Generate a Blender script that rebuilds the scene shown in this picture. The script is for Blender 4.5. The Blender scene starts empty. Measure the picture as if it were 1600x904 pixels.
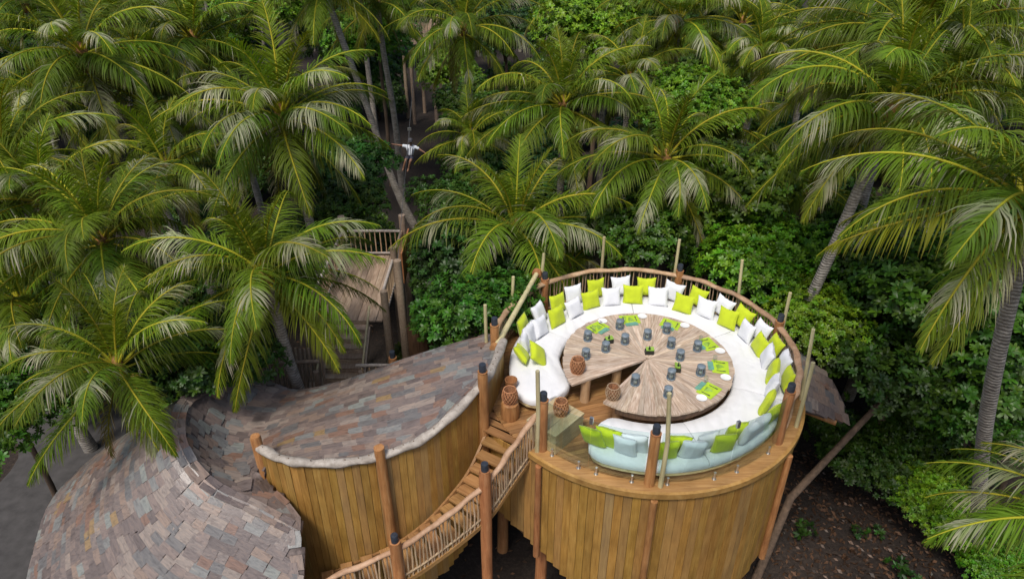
import bpy, math, random
import numpy as np
from mathutils import Vector, Matrix
random.seed(7); rng = np.random.default_rng(7)
R = math.radians
scene = bpy.context.scene
col = scene.collection

# ------------------------------------------------------------------ camera, sky, sun, exposure
F_PX, PITCH, CAM_Z = 1100.0, R(31.0), 17.35
cam_d = bpy.data.cameras.new('camera'); cam = bpy.data.objects.new('camera', cam_d); col.objects.link(cam)
cam.location = (0, 0, CAM_Z); cam.rotation_euler = (R(90) - PITCH, 0, 0)
cam_d.sensor_width = 36.0; cam_d.lens = 36.0 * F_PX / 1600.0
cam_d.clip_start = 0.1; cam_d.clip_end = 1000
scene.camera = cam
SUN_EL, SUN_AZ = R(60), R(205)        # azimuth clockwise from +Y: behind the camera, a little to its left
world = bpy.data.worlds.new('World'); scene.world = world; world.use_nodes = True
wn = world.node_tree.nodes; wl = world.node_tree.links
sky = wn.new('ShaderNodeTexSky'); sky.sky_type = 'NISHITA'; sky.sun_disc = False
sky.sun_elevation = SUN_EL; sky.sun_rotation = SUN_AZ; sky.dust_density = 3.0; sky.air_density = 1.0; sky.ozone_density = 1.0
bg = wn['Background']; bg.inputs['Strength'].default_value = 0.105
wl.new(sky.outputs[0], bg.inputs['Color'])
sun_d = bpy.data.lights.new('sun', 'SUN'); sun_d.energy = 2.2; sun_d.angle = R(14); sun_d.color = (1.0, 0.95, 0.87)
sun = bpy.data.objects.new('sun', sun_d); col.objects.link(sun)
sdir = Vector((math.sin(SUN_AZ) * math.cos(SUN_EL), math.cos(SUN_AZ) * math.cos(SUN_EL), math.sin(SUN_EL)))
sun.rotation_euler = sdir.to_track_quat('Z', 'Y').to_euler(); sun.location = (0, -5, 40)
scene.view_settings.view_transform = 'Standard'; scene.view_settings.look = 'None'
scene.view_settings.exposure = 0.35; scene.view_settings.gamma = 1.0
cy = scene.cycles
cy.max_bounces = 8; cy.diffuse_bounces = 3; cy.glossy_bounces = 3; cy.transmission_bounces = 5; cy.transparent_max_bounces = 12

# ------------------------------------------------------------------ pixel helpers (photo pixels, 1600 x 904)
def ray(u, v):
    a = (u - 800) / F_PX; b = (v - 452) / F_PX
    return Vector((a, math.cos(PITCH) - b * math.sin(PITCH), -math.sin(PITCH) - b * math.cos(PITCH)))
def at(u, v, z):
    d = ray(u, v); return Vector((0, 0, CAM_Z)) + d * ((z - CAM_Z) / d.z)
def dep(u, v, d):
    return Vector((0, 0, CAM_Z)) + ray(u, v) * d
def proj(P):
    x, y, z = P[0], P[1], P[2] - CAM_Z
    d = y * math.cos(PITCH) - z * math.sin(PITCH); up = y * math.sin(PITCH) + z * math.cos(PITCH)
    return 800 + F_PX * x / d, 452 - F_PX * up / d, d

# ------------------------------------------------------------------ object helpers
def tag(o, label, cat, group=None):
    o['label'] = label; o['category'] = cat
    if group: o['group'] = group
    return o
def thing(name, label, cat, loc=(0, 0, 0), group=None):
    o = bpy.data.objects.new(name, None); o.empty_display_size = 0.2; col.objects.link(o); o.location = loc
    return tag(o, label, cat, group)
def link(name, me, mat=None, parent=None, loc=None, rot=None, scale=None, world=True):
    """link a mesh; verts are world coordinates (relative to loc) even when parented to a moved Empty"""
    o = bpy.data.objects.new(name, me); col.objects.link(o)
    if mat is not None and len(me.materials) == 0: me.materials.append(mat)
    if loc is not None: o.location = loc
    if rot is not None:
        if isinstance(rot, Matrix): o.rotation_euler = rot.to_euler()
        else: o.rotation_euler = rot
    if scale is not None: o.scale = scale
    if parent is not None:
        o.parent = parent
        if world:
            p = parent; t = Vector((0, 0, 0))
            while p is not None: t = t + Vector(p.location) if p.type == 'EMPTY' else t + p.location; p = p.parent
            o.matrix_parent_inverse = Matrix.Translation(-root_offset(parent))
    return o
def root_offset(p):
    # pieces are placed in world coordinates; parents are never rotated in that case
    if p.type == 'EMPTY': return Vector(p.location)
    return Vector(p.location)

class MB:
    def __init__(s): s.v = []; s.f = []
    def box(s, c, size, rot=None):
        n = len(s.v); hx, hy, hz = size[0] / 2, size[1] / 2, size[2] / 2
        for x, y, z in ((-1,-1,-1),(1,-1,-1),(1,1,-1),(-1,1,-1),(-1,-1,1),(1,-1,1),(1,1,1),(-1,1,1)):
            p = Vector((x * hx, y * hy, z * hz))
            if rot is not None: p = rot @ p
            s.v.append(tuple(p + Vector(c)))
        for f in ((0,3,2,1),(4,5,6,7),(0,1,5,4),(1,2,6,5),(2,3,7,6),(3,0,4,7)): s.f.append(tuple(n + i for i in f))
        return s
    def prism(s, poly, z0, z1):
        n = len(s.v); m = len(poly)
        for x, y in poly: s.v.append((x, y, z0))
        for x, y in poly: s.v.append((x, y, z1))
        s.f.append(tuple(range(n + m - 1, n - 1, -1))); s.f.append(tuple(range(n + m, n + 2 * m)))
        for i in range(m):
            j = (i + 1) % m; s.f.append((n + i, n + j, n + m + j, n + m + i))
        return s
    def tube(s, pts, rad, n=8, sx=1.0, jit=0.0, cap=True):
        pts = [Vector(p) for p in pts]; m = len(pts); base = len(s.v)
        if not hasattr(rad, '__len__'): rad = [rad] * m
        ref = None
        for i, p in enumerate(pts):
            t = (pts[min(i + 1, m - 1)] - pts[max(i - 1, 0)]).normalized()
            if ref is None:
                ref = Vector((0, 0, 1)) if abs(t.z) < 0.9 else Vector((1, 0, 0))
            a = t.cross(ref)
            if a.length < 1e-4: a = t.cross(Vector((0, 1, 0)))
            a.normalize(); b = a.cross(t).normalized()
            if abs(t.z) >= 0.9: ref = b
            for k in range(n):
                th = 2 * math.pi * k / n; r = rad[i] * (1 + jit * random.uniform(-1, 1))
                s.v.append(tuple(p + a * (math.cos(th) * r * sx) + b * (math.sin(th) * r)))
        for i in range(m - 1):
            for k in range(n):
                k2 = (k + 1) % n
                s.f.append((base + i * n + k, base + i * n + k2, base + (i + 1) * n + k2, base + (i + 1) * n + k))
        if cap:
            s.f.append(tuple(base + k for k in range(n - 1, -1, -1))); s.f.append(tuple(base + (m - 1) * n + k for k in range(n)))
        return s
    def lathe(s, prof, n=16, c=(0, 0, 0), jit=0.0):
        base = len(s.v); m = len(prof)
        for r, z in prof:
            for k in range(n):
                th = 2 * math.pi * k / n; rr = r * (1 + jit * random.uniform(-1, 1))
                s.v.append((c[0] + rr * math.cos(th), c[1] + rr * math.sin(th), c[2] + z))
        for i in range(m - 1):
            for k in range(n):
                k2 = (k + 1) % n; s.f.append((base + i*n + k, base + i*n + k2, base + (i+1)*n + k2, base + (i+1)*n + k))
        s.f.append(tuple(base + k for k in range(n - 1, -1, -1))); s.f.append(tuple(base + (m-1)*n + k for k in range(n)))
        return s
    def mesh(s, name='mesh', smooth=False):
        me = bpy.data.meshes.new(name); me.from_pydata(s.v, [], s.f); me.update()
        if smooth: me.polygons.foreach_set('use_smooth', [True] * len(me.polygons))
        return me
    def build(s, name, mat, parent=None, smooth=False, loc=None, rot=None):
        me = s.mesh(name, smooth)
        if smooth:
            try: me.set_sharp_from_angle(angle=R(50))
            except Exception: pass
        return link(name, me, mat, parent, loc, rot)
def np_mesh(name, V, Fq, colr=None, smooth=False):
    """V (n,3), Fq (m,4) quads as numpy, colr (n,3) vertex colours"""
    me = bpy.data.meshes.new(name); V = np.asarray(V, np.float32); Fq = np.asarray(Fq, np.int32)
    me.vertices.add(len(V)); me.vertices.foreach_set('co', V.ravel())
    me.loops.add(Fq.size); me.loops.foreach_set('vertex_index', Fq.ravel())
    me.polygons.add(len(Fq)); k = Fq.shape[1]
    me.polygons.foreach_set('loop_start', np.arange(0, Fq.size, k, dtype=np.int32))
    me.polygons.foreach_set('loop_total', np.full(len(Fq), k, np.int32))
    if smooth: me.polygons.foreach_set('use_smooth', np.ones(len(Fq), bool))
    me.update(calc_edges=True)
    if colr is not None:
        ca = me.color_attributes.new('tint', 'FLOAT_COLOR', 'POINT')
        c4 = np.ones((len(V), 4), np.float32); c4[:, :3] = colr; ca.data.foreach_set('color', c4.ravel())
    return me
def smooth_path(pts, k=8):
    pts = [Vector(p) for p in pts]; out = []
    P = [2 * pts[0] - pts[1]] + pts + [2 * pts[-1] - pts[-2]]
    for i in range(1, len(P) - 2):
        for j in range(k):
            t = j / k; a, b, c, d = P[i-1], P[i], P[i+1], P[i+2]
            out.append(0.5 * ((2*b) + (c - a)*t + (2*a - 5*b + 4*c - d)*t*t + (-a + 3*b - 3*c + d)*t**3))
    out.append(pts[-1]); return out
def along(path, s):
    acc = 0
    for a, b in zip(path[:-1], path[1:]):
        l = (b - a).length
        if acc + l >= s and l > 0: return a.lerp(b, (s - acc) / l), (b - a).normalized()
        acc += l
    return path[-1].copy(), (path[-1] - path[-2]).normalized()
def plen(path): return sum((b - a).length for a, b in zip(path[:-1], path[1:]))

# ------------------------------------------------------------------ materials
def nmat(name):
    m = bpy.data.materials.new(name); m.use_nodes = True; nt = m.node_tree
    return m, nt.nodes, nt.links, nt.nodes['Principled BSDF']
def ramp(n, stops, interp='LINEAR'):
    r = n.new('ShaderNodeValToRGB'); cr = r.color_ramp; cr.interpolation = interp
    while len(cr.elements) > 1: cr.elements.remove(cr.elements[-1])
    cr.elements[0].position = stops[0][0]; cr.elements[0].color = (*stops[0][1], 1)
    for p, c in stops[1:]:
        e = cr.elements.new(p); e.color = (*c, 1)
    return r
def mathn(n, op, a=None, b=None):
    m = n.new('ShaderNodeMath'); m.operation = op
    for i, x in enumerate((a, b)):
        if isinstance(x, (int, float)): m.inputs[i].default_value = x
    return m
def obj_vec(n, l):
    """object coordinates shifted by the object's own random number"""
    tc = n.new('ShaderNodeTexCoord'); oi = n.new('ShaderNodeObjectInfo')
    mu = mathn(n, 'MULTIPLY', None, 37.0); l.new(oi.outputs['Random'], mu.inputs[0])
    ad = n.new('ShaderNodeVectorMath'); ad.operation = 'ADD'
    l.new(tc.outputs['Object'], ad.inputs[0]); l.new(mu.outputs[0], ad.inputs[1])
    return ad.outputs[0], oi.outputs['Random']
def wood(name, dark, mid, light, scale=(30, 30, 2.2), rough=0.6, var=0.3, grey=0.0, bump=0.15, huevar=0.006):
    m, n, l, p = nmat(name); vec, rnd = obj_vec(n, l)
    mp = n.new('ShaderNodeMapping'); mp.inputs['Scale'].default_value = scale; l.new(vec, mp.inputs['Vector'])
    nz = n.new('ShaderNodeTexNoise'); nz.inputs['Scale'].default_value = 1.0; nz.inputs['Detail'].default_value = 6; nz.inputs['Roughness'].default_value = 0.65
    nz.inputs['Distortion'].default_value = 0.6
    l.new(mp.outputs[0], nz.inputs['Vector'])
    cr = ramp(n, [(0.25, dark), (0.5, mid), (0.75, light)]); l.new(nz.outputs['Fac'], cr.inputs[0])
    st = n.new('ShaderNodeTexNoise'); st.inputs['Scale'].default_value = 1.3; st.inputs['Detail'].default_value = 4; l.new(vec, st.inputs['Vector'])
    hs = n.new('ShaderNodeHueSaturation'); l.new(cr.outputs[0], hs.inputs['Color'])
    mr = n.new('ShaderNodeMapRange'); mr.inputs['To Min'].default_value = 1 - var; mr.inputs['To Max'].default_value = 1 + var * 0.8; l.new(rnd, mr.inputs['Value'])
    m2 = n.new('ShaderNodeMapRange'); m2.inputs['From Min'].default_value = 0.3; m2.inputs['From Max'].default_value = 0.7
    m2.inputs['To Min'].default_value = 0.75; m2.inputs['To Max'].default_value = 1.15; l.new(st.outputs['Fac'], m2.inputs['Value'])
    mm = mathn(n, 'MULTIPLY'); l.new(mr.outputs[0], mm.inputs[0]); l.new(m2.outputs[0], mm.inputs[1]); l.new(mm.outputs[0], hs.inputs['Value'])
    f7 = mathn(n, 'MULTIPLY', None, 7.13); l.new(rnd, f7.inputs[0]); fr = mathn(n, 'FRACT'); l.new(f7.outputs[0], fr.inputs[0])
    mh = n.new('ShaderNodeMapRange'); mh.inputs['To Min'].default_value = 0.5 - huevar; mh.inputs['To Max'].default_value = 0.5 + huevar; l.new(fr.outputs[0], mh.inputs['Value']); l.new(mh.outputs[0], hs.inputs['Hue'])
    out = hs.outputs[0]
    if grey > 0:
        gx = n.new('ShaderNodeMixRGB'); gx.inputs[2].default_value = (0.33, 0.29, 0.25, 1)
        g2 = mathn(n, 'MULTIPLY', None, 3.77); l.new(rnd, g2.inputs[0]); gf = mathn(n, 'FRACT'); l.new(g2.outputs[0], gf.inputs[0])
        gp = mathn(n, 'POWER', None, 3.0); l.new(gf.outputs[0], gp.inputs[0]); gm = mathn(n, 'MULTIPLY', None, grey); l.new(gp.outputs[0], gm.inputs[0])
        l.new(gm.outputs[0], gx.inputs[0]); l.new(out, gx.inputs[1]); out = gx.outputs[0]
    l.new(out, p.inputs['Base Color']); p.inputs['Roughness'].default_value = rough
    bp = n.new('ShaderNodeBump'); bp.inputs['Strength'].default_value = bump; bp.inputs['Distance'].default_value = 0.02
    l.new(nz.outputs['Fac'], bp.inputs['Height']); l.new(bp.outputs[0], p.inputs['Normal'])
    return m
def plain(name, c, rough=0.7, nscale=8, amt=0.15, metal=0.0, bump=0.0, sheen=0.0):
    m, n, l, p = nmat(name); vec, rnd = obj_vec(n, l)
    nz = n.new('ShaderNodeTexNoise'); nz.inputs['Scale'].default_value = nscale; nz.inputs['Detail'].default_value = 5; l.new(vec, nz.inputs['Vector'])
    d = tuple(x * (1 - amt) for x in c); b = tuple(min(1, x * (1 + amt)) for x in c)
    cr = ramp(n, [(0.3, d), (0.7, b)]); l.new(nz.outputs['Fac'], cr.inputs[0]); l.new(cr.outputs[0], p.inputs['Base Color'])
    p.inputs['Roughness'].default_value = rough; p.inputs['Metallic'].default_value = metal
    if sheen: p.inputs['Sheen Weight'].default_value = sheen
    if bump:
        bp = n.new('ShaderNodeBump'); bp.inputs['Strength'].default_value = bump; bp.inputs['Distance'].default_value = 0.03
        l.new(nz.outputs['Fac'], bp.inputs['Height']); l.new(bp.outputs[0], p.inputs['Normal'])
    return m
M = {}
M['board'] = wood('honey_board', (0.23, 0.115, 0.022), (0.36, 0.19, 0.04), (0.45, 0.27, 0.075), (22, 22, 1.6), 0.5, 0.13, grey=0.22)
M['deck'] = wood('teak_deck', (0.19, 0.088, 0.03), (0.32, 0.165, 0.06), (0.43, 0.25, 0.105), (1.6, 24, 24), 0.5, 0.2)
M['fascia'] = wood('fascia', (0.26, 0.13, 0.035), (0.38, 0.21, 0.06), (0.46, 0.28, 0.10), (5, 5, 5), 0.5, 0.1)
M['log'] = wood('orange_log', (0.22, 0.085, 0.03), (0.38, 0.165, 0.06), (0.48, 0.25, 0.11), (14, 14, 1.5), 0.55, 0.15)
M['rail'] = wood('weathered_rail', (0.30, 0.17, 0.09), (0.45, 0.28, 0.16), (0.56, 0.40, 0.27), (6, 6, 6), 0.65, 0.12)
M['cap'] = wood('bleached_cap', (0.22, 0.18, 0.15), (0.38, 0.33, 0.285), (0.52, 0.47, 0.42), (7, 7, 7), 0.7, 0.1)
M['stick'] = wood('stick', (0.28, 0.17, 0.09), (0.44, 0.30, 0.18), (0.56, 0.43, 0.29), (12, 12, 2), 0.7, 0.25)
M['bamboo'] = wood('pale_pole', (0.40, 0.33, 0.16), (0.52, 0.45, 0.25), (0.60, 0.54, 0.33), (10, 10, 1.2), 0.5, 0.12)
M['table'] = wood('driftwood_table', (0.26, 0.165, 0.105), (0.54, 0.405, 0.295), (0.78, 0.69, 0.57), (3.0, 26, 26), 0.5, 0.14, grey=0.35, bump=0.25)
M['paleleg'] = wood('pale_leg', (0.38, 0.22, 0.10), (0.50, 0.32, 0.17), (0.60, 0.43, 0.26), (10, 10, 2), 0.55, 0.1)
M['pale'] = wood('pale_timber', (0.38, 0.29, 0.14), (0.50, 0.40, 0.22), (0.60, 0.51, 0.33), (3, 14, 14), 0.55, 0.2)
M['greywood'] = wood('grey_timber', (0.20, 0.13, 0.085), (0.33, 0.235, 0.16), (0.45, 0.35, 0.26), (16, 2.0, 16), 0.7, 0.25, grey=0.3)
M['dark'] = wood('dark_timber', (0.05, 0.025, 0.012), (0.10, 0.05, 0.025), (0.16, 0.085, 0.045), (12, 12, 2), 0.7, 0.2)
M['lampcap'] = plain('dark_lamp_housing', (0.03, 0.036, 0.048), 0.45, 20, 0.3)
M['steel'] = plain('steel', (0.55, 0.54, 0.52), 0.35, 20, 0.1, metal=0.9)
M['white_cloth'] = plain('white_cloth', (0.74, 0.75, 0.78), 0.9, 5, 0.04, bump=0.12, sheen=0.2)
M['lime_cloth'] = plain('lime_cloth', (0.50, 0.60, 0.012), 0.85, 6, 0.08, bump=0.12, sheen=0.2)
M['lime'] = plain('lime_paper', (0.42, 0.60, 0.03), 0.6, 9, 0.1)
M['teal'] = plain('teal_napkin', (0.14, 0.33, 0.25), 0.85, 9, 0.15)
M['ceramic'] = plain('white_ceramic', (0.82, 0.82, 0.80), 0.25, 5, 0.02)
M['black'] = plain('black_pot', (0.02, 0.022, 0.018), 0.4, 10, 0.3)
M['rattan'] = wood('rattan', (0.30, 0.12, 0.045), (0.46, 0.21, 0.09), (0.58, 0.33, 0.17), (20, 20, 20), 0.6, 0.1)
M['rattan_dark'] = plain('rattan_lining', (0.20, 0.085, 0.035), .8, 25, .5)
M['candle'] = plain('candle_wax', (0.75, 0.68, 0.5), 0.5, 6, 0.05)
M['soil'] = None

def glass_mat(name, tint, gloss=0.08):
    m, n, l, p = nmat(name); n.remove(p); out = n['Material Output']
    tr = n.new('ShaderNodeBsdfTransparent'); tr.inputs[0].default_value = (*tint, 1)
    gl = n.new('ShaderNodeBsdfGlossy'); gl.inputs['Roughness'].default_value = 0.03
    lw = n.new('ShaderNodeLayerWeight'); lw.inputs['Blend'].default_value = 0.25
    ad = mathn(n, 'MULTIPLY_ADD', None, 0.25); ad.inputs[2].default_value = gloss
    l.new(lw.outputs['Fresnel'], ad.inputs[0])
    mx = n.new('ShaderNodeMixShader'); l.new(ad.outputs[0], mx.inputs[0]); l.new(tr.outputs[0], mx.inputs[1]); l.new(gl.outputs[0], mx.inputs[2])
    l.new(mx.outputs[0], out.inputs['Surface']); return m
M['glass'] = glass_mat('panel_glass', (0.91, 0.98, 0.97), 0.035)
M['lantern_glass'] = glass_mat('lantern_glass', (0.62, 0.72, 0.78), 0.12)

def slate_mat():
    m, n, l, p = nmat('slate_tiles')
    oi = n.new('ShaderNodeObjectInfo'); geo = n.new('ShaderNodeNewGeometry'); tc = n.new('ShaderNodeTexCoord')
    s1 = mathn(n, 'ADD'); l.new(oi.outputs['Random'], s1.inputs[0]); l.new(geo.outputs['Random Per Island'], s1.inputs[1])
    fr = mathn(n, 'FRACT'); l.new(s1.outputs[0], fr.inputs[0])
    cr = ramp(n, [(0.0, (0.150, 0.118, 0.108)), (0.14, (0.195, 0.150, 0.132)), (0.26, (0.135, 0.128, 0.126)), (0.38, (0.225, 0.165, 0.132)), (0.48, (0.170, 0.135, 0.122)), (0.58, (0.190, 0.115, 0.085)),
                  (0.64, (0.185, 0.185, 0.178)), (0.72, (0.245, 0.200, 0.172)), (0.84, (0.125, 0.098, 0.09)), (0.92, (0.205, 0.215, 0.20)), (0.955, (0.185, 0.15, 0.135)), (0.985, (0.25, 0.17, 0.085))], 'CONSTANT')
    l.new(fr.outputs[0], cr.inputs[0])
    sh = n.new('ShaderNodeVectorMath'); sh.operation = 'ADD'; mu = mathn(n, 'MULTIPLY', None, 41.0); l.new(fr.outputs[0], mu.inputs[0])
    l.new(tc.outputs['Object'], sh.inputs[0]); l.new(mu.outputs[0], sh.inputs[1])
    mp = n.new('ShaderNodeMapping'); mp.inputs['Scale'].default_value = (5, 16, 10); mp.inputs['Rotation'].default_value = (0, 0, 0.5); l.new(sh.outputs[0], mp.inputs[0])
    nz = n.new('ShaderNodeTexNoise'); nz.inputs['Scale'].default_value = 1.0; nz.inputs['Detail'].default_value = 7; nz.inputs['Roughness'].default_value = 0.6; nz.inputs['Distortion'].default_value = 0.5; l.new(mp.outputs[0], nz.inputs['Vector'])
    wv = ramp(n, [(0.3, (0.62, 0.58, 0.56)), (0.5, (1, 1, 1)), (0.72, (1.3, 1.2, 1.1))]); l.new(nz.outputs['Fac'], wv.inputs[0])
    mx = n.new('ShaderNodeMixRGB'); mx.blend_type = 'MULTIPLY'; mx.inputs[0].default_value = 1.0; l.new(cr.outputs[0], mx.inputs[1]); l.new(wv.outputs[0], mx.inputs[2])
    l.new(mx.outputs[0], p.inputs['Base Color']); p.inputs['Specular IOR Level'].default_value = 0.8
    rr = n.new('ShaderNodeMapRange'); rr.inputs['To Min'].default_value = 0.28; rr.inputs['To Max'].default_value = 0.5; l.new(nz.outputs['Fac'], rr.inputs['Value']); l.new(rr.outputs[0], p.inputs['Roughness'])
    bp = n.new('ShaderNodeBump'); bp.inputs['Strength'].default_value = 0.45; bp.inputs['Distance'].default_value = 0.02; l.new(nz.outputs['Fac'], bp.inputs['Height']); l.new(bp.outputs[0], p.inputs['Normal'])
    return m
M['slate'] = slate_mat()

def leaf_mat(name, hue_lo, hue_hi, val_lo, val_hi, transl=0.3, rough=0.45, spec=0.5):
    """vertex tint x per-object variation; diffuse + gloss + light through the leaf"""
    m, n, l, p = nmat(name); out = n['Material Output']
    va = n.new('ShaderNodeVertexColor'); va.layer_name = 'tint'; oi = n.new('ShaderNodeObjectInfo')
    hs = n.new('ShaderNodeHueSaturation'); l.new(va.outputs['Color'], hs.inputs['Color'])
    a = n.new('ShaderNodeMapRange'); a.inputs['To Min'].default_value = hue_lo; a.inputs['To Max'].default_value = hue_hi; l.new(oi.outputs['Random'], a.inputs['Value']); l.new(a.outputs[0], hs.inputs['Hue'])
    f7 = mathn(n, 'MULTIPLY', None, 9.7); l.new(oi.outputs['Random'], f7.inputs[0]); fr = mathn(n, 'FRACT'); l.new(f7.outputs[0], fr.inputs[0])
    b = n.new('ShaderNodeMapRange'); b.inputs['To Min'].default_value = val_lo; b.inputs['To Max'].default_value = val_hi; l.new(fr.outputs[0], b.inputs['Value']); l.new(b.outputs[0], hs.inputs['Value'])
    l.new(hs.outputs[0], p.inputs['Base Color']); p.inputs['Roughness'].default_value = rough
    p.inputs['Specular IOR Level'].default_value = spec
    tr = n.new('ShaderNodeBsdfTranslucent'); tm = n.new('ShaderNodeMixRGB'); tm.blend_type = 'MULTIPLY'; tm.inputs[0].default_value = 1; tm.inputs[2].default_value = (1.5, 1.35, 0.5, 1)
    l.new(hs.outputs[0], tm.inputs[1]); l.new(tm.outputs[0], tr.inputs['Color'])
    mx = n.new('ShaderNodeMixShader'); mx.inputs[0].default_value = transl; l.new(p.outputs[0], mx.inputs[1]); l.new(tr.outputs[0], mx.inputs[2]); l.new(mx.outputs[0], out.inputs['Surface'])
    return m
M['frond'] = leaf_mat('palm_frond', 0.485, 0.515, 0.7, 1.35, 0.33, 0.55, 0.18)
M['leaf'] = leaf_mat('broad_leaf', 0.485, 0.515, 0.8, 1.2, 0.25, 0.42, 0.35)

def trunk_mat():
    m, n, l, p = nmat('palm_trunk'); tc = n.new('ShaderNodeTexCoord')
    wv = n.new('ShaderNodeTexWave'); wv.bands_direction = 'Z'; wv.inputs['Scale'].default_value = 3.6; wv.inputs['Distortion'].default_value = 5.5; wv.inputs['Detail'].default_value = 3; l.new(tc.outputs['Object'], wv.inputs['Vector'])
    nz = n.new('ShaderNodeTexNoise'); nz.inputs['Scale'].default_value = 6; nz.inputs['Detail'].default_value = 6; l.new(tc.outputs['Object'], nz.inputs['Vector'])
    cr = ramp(n, [(0.05, (0.22, 0.195, 0.17)), (0.25, (0.33, 0.295, 0.26)), (1.0, (0.39, 0.355, 0.315))]); l.new(wv.outputs['Fac'], cr.inputs[0])
    c2 = ramp(n, [(0.3, (0.6, 0.58, 0.55)), (0.65, (1.15, 1.13, 1.1))]); l.new(nz.outputs['Fac'], c2.inputs[0])
    mx = n.new('ShaderNodeMixRGB'); mx.blend_type = 'MULTIPLY'; mx.inputs[0].default_value = 1; l.new(cr.outputs[0], mx.inputs[1]); l.new(c2.outputs[0], mx.inputs[2]); l.new(mx.outputs[0], p.inputs['Base Color'])
    p.inputs['Roughness'].default_value = 0.85
    bp = n.new('ShaderNodeBump'); bp.inputs['Strength'].default_value = 0.5; bp.inputs['Distance'].default_value = 0.03; l.new(wv.outputs['Fac'], bp.inputs['Height']); l.new(bp.outputs[0], p.inputs['Normal'])
    return m
M['trunk'] = trunk_mat()
M['bark'] = plain('brown_bark', (0.13, 0.085, 0.055), 0.9, 9, 0.35, bump=0.4)
M['fibre'] = plain('crown_fibre', (0.26, 0.13, 0.04), 0.9, 12, 0.5, bump=0.5)
M['coconut'] = plain('coconut_husk', (0.30, 0.20, 0.04), 0.5, 5, 0.3)
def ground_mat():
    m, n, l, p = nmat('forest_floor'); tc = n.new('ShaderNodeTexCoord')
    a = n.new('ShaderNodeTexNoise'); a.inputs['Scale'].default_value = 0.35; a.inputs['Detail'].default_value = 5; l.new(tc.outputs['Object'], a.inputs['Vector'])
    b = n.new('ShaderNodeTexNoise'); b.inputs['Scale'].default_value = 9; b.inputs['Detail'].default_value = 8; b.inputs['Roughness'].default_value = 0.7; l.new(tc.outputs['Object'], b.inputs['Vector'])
    c1 = ramp(n, [(0.3, (0.012, 0.009, 0.007)), (0.5, (0.026, 0.018, 0.014)), (0.68, (0.055, 0.04, 0.03))]); l.new(b.outputs['Fac'], c1.inputs[0])  # soil tones lowered: shade of the canopy overhead is put into the colour
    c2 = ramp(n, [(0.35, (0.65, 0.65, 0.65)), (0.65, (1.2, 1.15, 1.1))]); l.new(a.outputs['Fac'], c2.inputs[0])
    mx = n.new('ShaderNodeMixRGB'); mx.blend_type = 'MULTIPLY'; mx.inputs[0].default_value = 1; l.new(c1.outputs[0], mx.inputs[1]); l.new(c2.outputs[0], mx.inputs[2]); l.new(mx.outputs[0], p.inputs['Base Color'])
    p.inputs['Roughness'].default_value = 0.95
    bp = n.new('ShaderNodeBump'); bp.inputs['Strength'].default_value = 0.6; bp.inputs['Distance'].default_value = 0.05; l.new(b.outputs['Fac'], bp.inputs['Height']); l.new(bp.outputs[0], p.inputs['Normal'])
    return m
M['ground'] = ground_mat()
M['sand'] = plain('grey_sand', (0.06, 0.056, 0.055), 0.95, 3, 0.25, bump=0.4)
#GROUND
# ------------------------------------------------------------------ ground
mb = MB(); N = 60; S = 160.0
for j in range(N + 1):
    for i in range(N + 1):
        x = -S + 2 * S * i / N; y = -60 + 2 * S * j / N
        mb.v.append((x, y, 0.12 * math.sin(x * 0.31) * math.cos(y * 0.27)))
for j in range(N):
    for i in range(N):
        a = j * (N + 1) + i; mb.f.append((a, a + 1, a + N + 2, a + N + 1))
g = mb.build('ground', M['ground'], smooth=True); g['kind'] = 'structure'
# sand path beside the tiled roof, on the left
pth = smooth_path([(-15.2, 4, 0), (-14.6, 9, 0), (-14.2, 13, 0), (-14.8, 17, 0), (-17, 22, 0)], 8)
mb = MB(); half = [1.9 + 0.25 * math.sin(i * 0.9) for i in range(len(pth))]
for i, p in enumerate(pth):
    t = (pth[min(i + 1, len(pth) - 1)] - pth[max(i - 1, 0)]).normalized(); nrm = Vector((-t.y, t.x, 0))
    for s in (-1, 1): q = p + nrm * s * half[i]; mb.v.append((q.x, q.y, 0.14))
for i in range(len(pth) - 1): mb.f.append((2*i, 2*i+1, 2*i+3, 2*i+2))
g = mb.build('sand_path', M['sand']); g['kind'] = 'structure'
#DECK
# ------------------------------------------------------------------ round deck tower
DC = Vector((3.3, 14.55, 0)); DZ = 6.0; RD = 4.05
def dpol(a, r, z): return Vector((DC.x + r * math.cos(R(a)), DC.y + r * math.sin(R(a)), z))
tower = thing('deck_tower', 'round timber tower clad in honey coloured boards carrying the dining deck', 'tower', (DC.x, DC.y, 0))
A0 = R(18)   # deck plank direction
w = 0.135; k = 0; dirv = Vector((math.cos(A0), math.sin(A0), 0)); nrv = Vector((-math.sin(A0), math.cos(A0), 0))
o = -RD + w / 2
while o < RD:
    hl = math.sqrt(max(0.02, (RD - 0.06) ** 2 - o * o)); c = DC + nrv * o
    me = MB().box((0, 0, 0), (2 * hl, w - 0.008, 0.04)).mesh('deck_plank')
    link('deck_plank', me, M['deck'], tower, (c.x, c.y, DZ - 0.02 + random.uniform(-0.0015, 0.0015)), (0, 0, A0)); o += w
# stair-head landing wedge between the deck and the curved wall
for i in range(7):
    a = Vector((0.55, 11.9, 0)).lerp(Vector((0.9, 12.9, 0)), 0); t = i / 7
    p0 = Vector((-0.62, 12.62, 0)).lerp(Vector((-0.32, 14.3, 0)), t); p1 = Vector((0.42, 11.98, 0)).lerp(Vector((0.2, 13.6, 0)), t)
    d = (p1 - p0); ang = math.atan2(d.y, d.x); c = (p0 + p1) / 2
    me = MB().box((0, 0, 0), (d.length + 0.05, 0.25, 0.04)).mesh('deck_plank')
    link('deck_plank', me, M['deck'], tower, (c.x, c.y, DZ - 0.048), (0, 0, ang))
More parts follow.
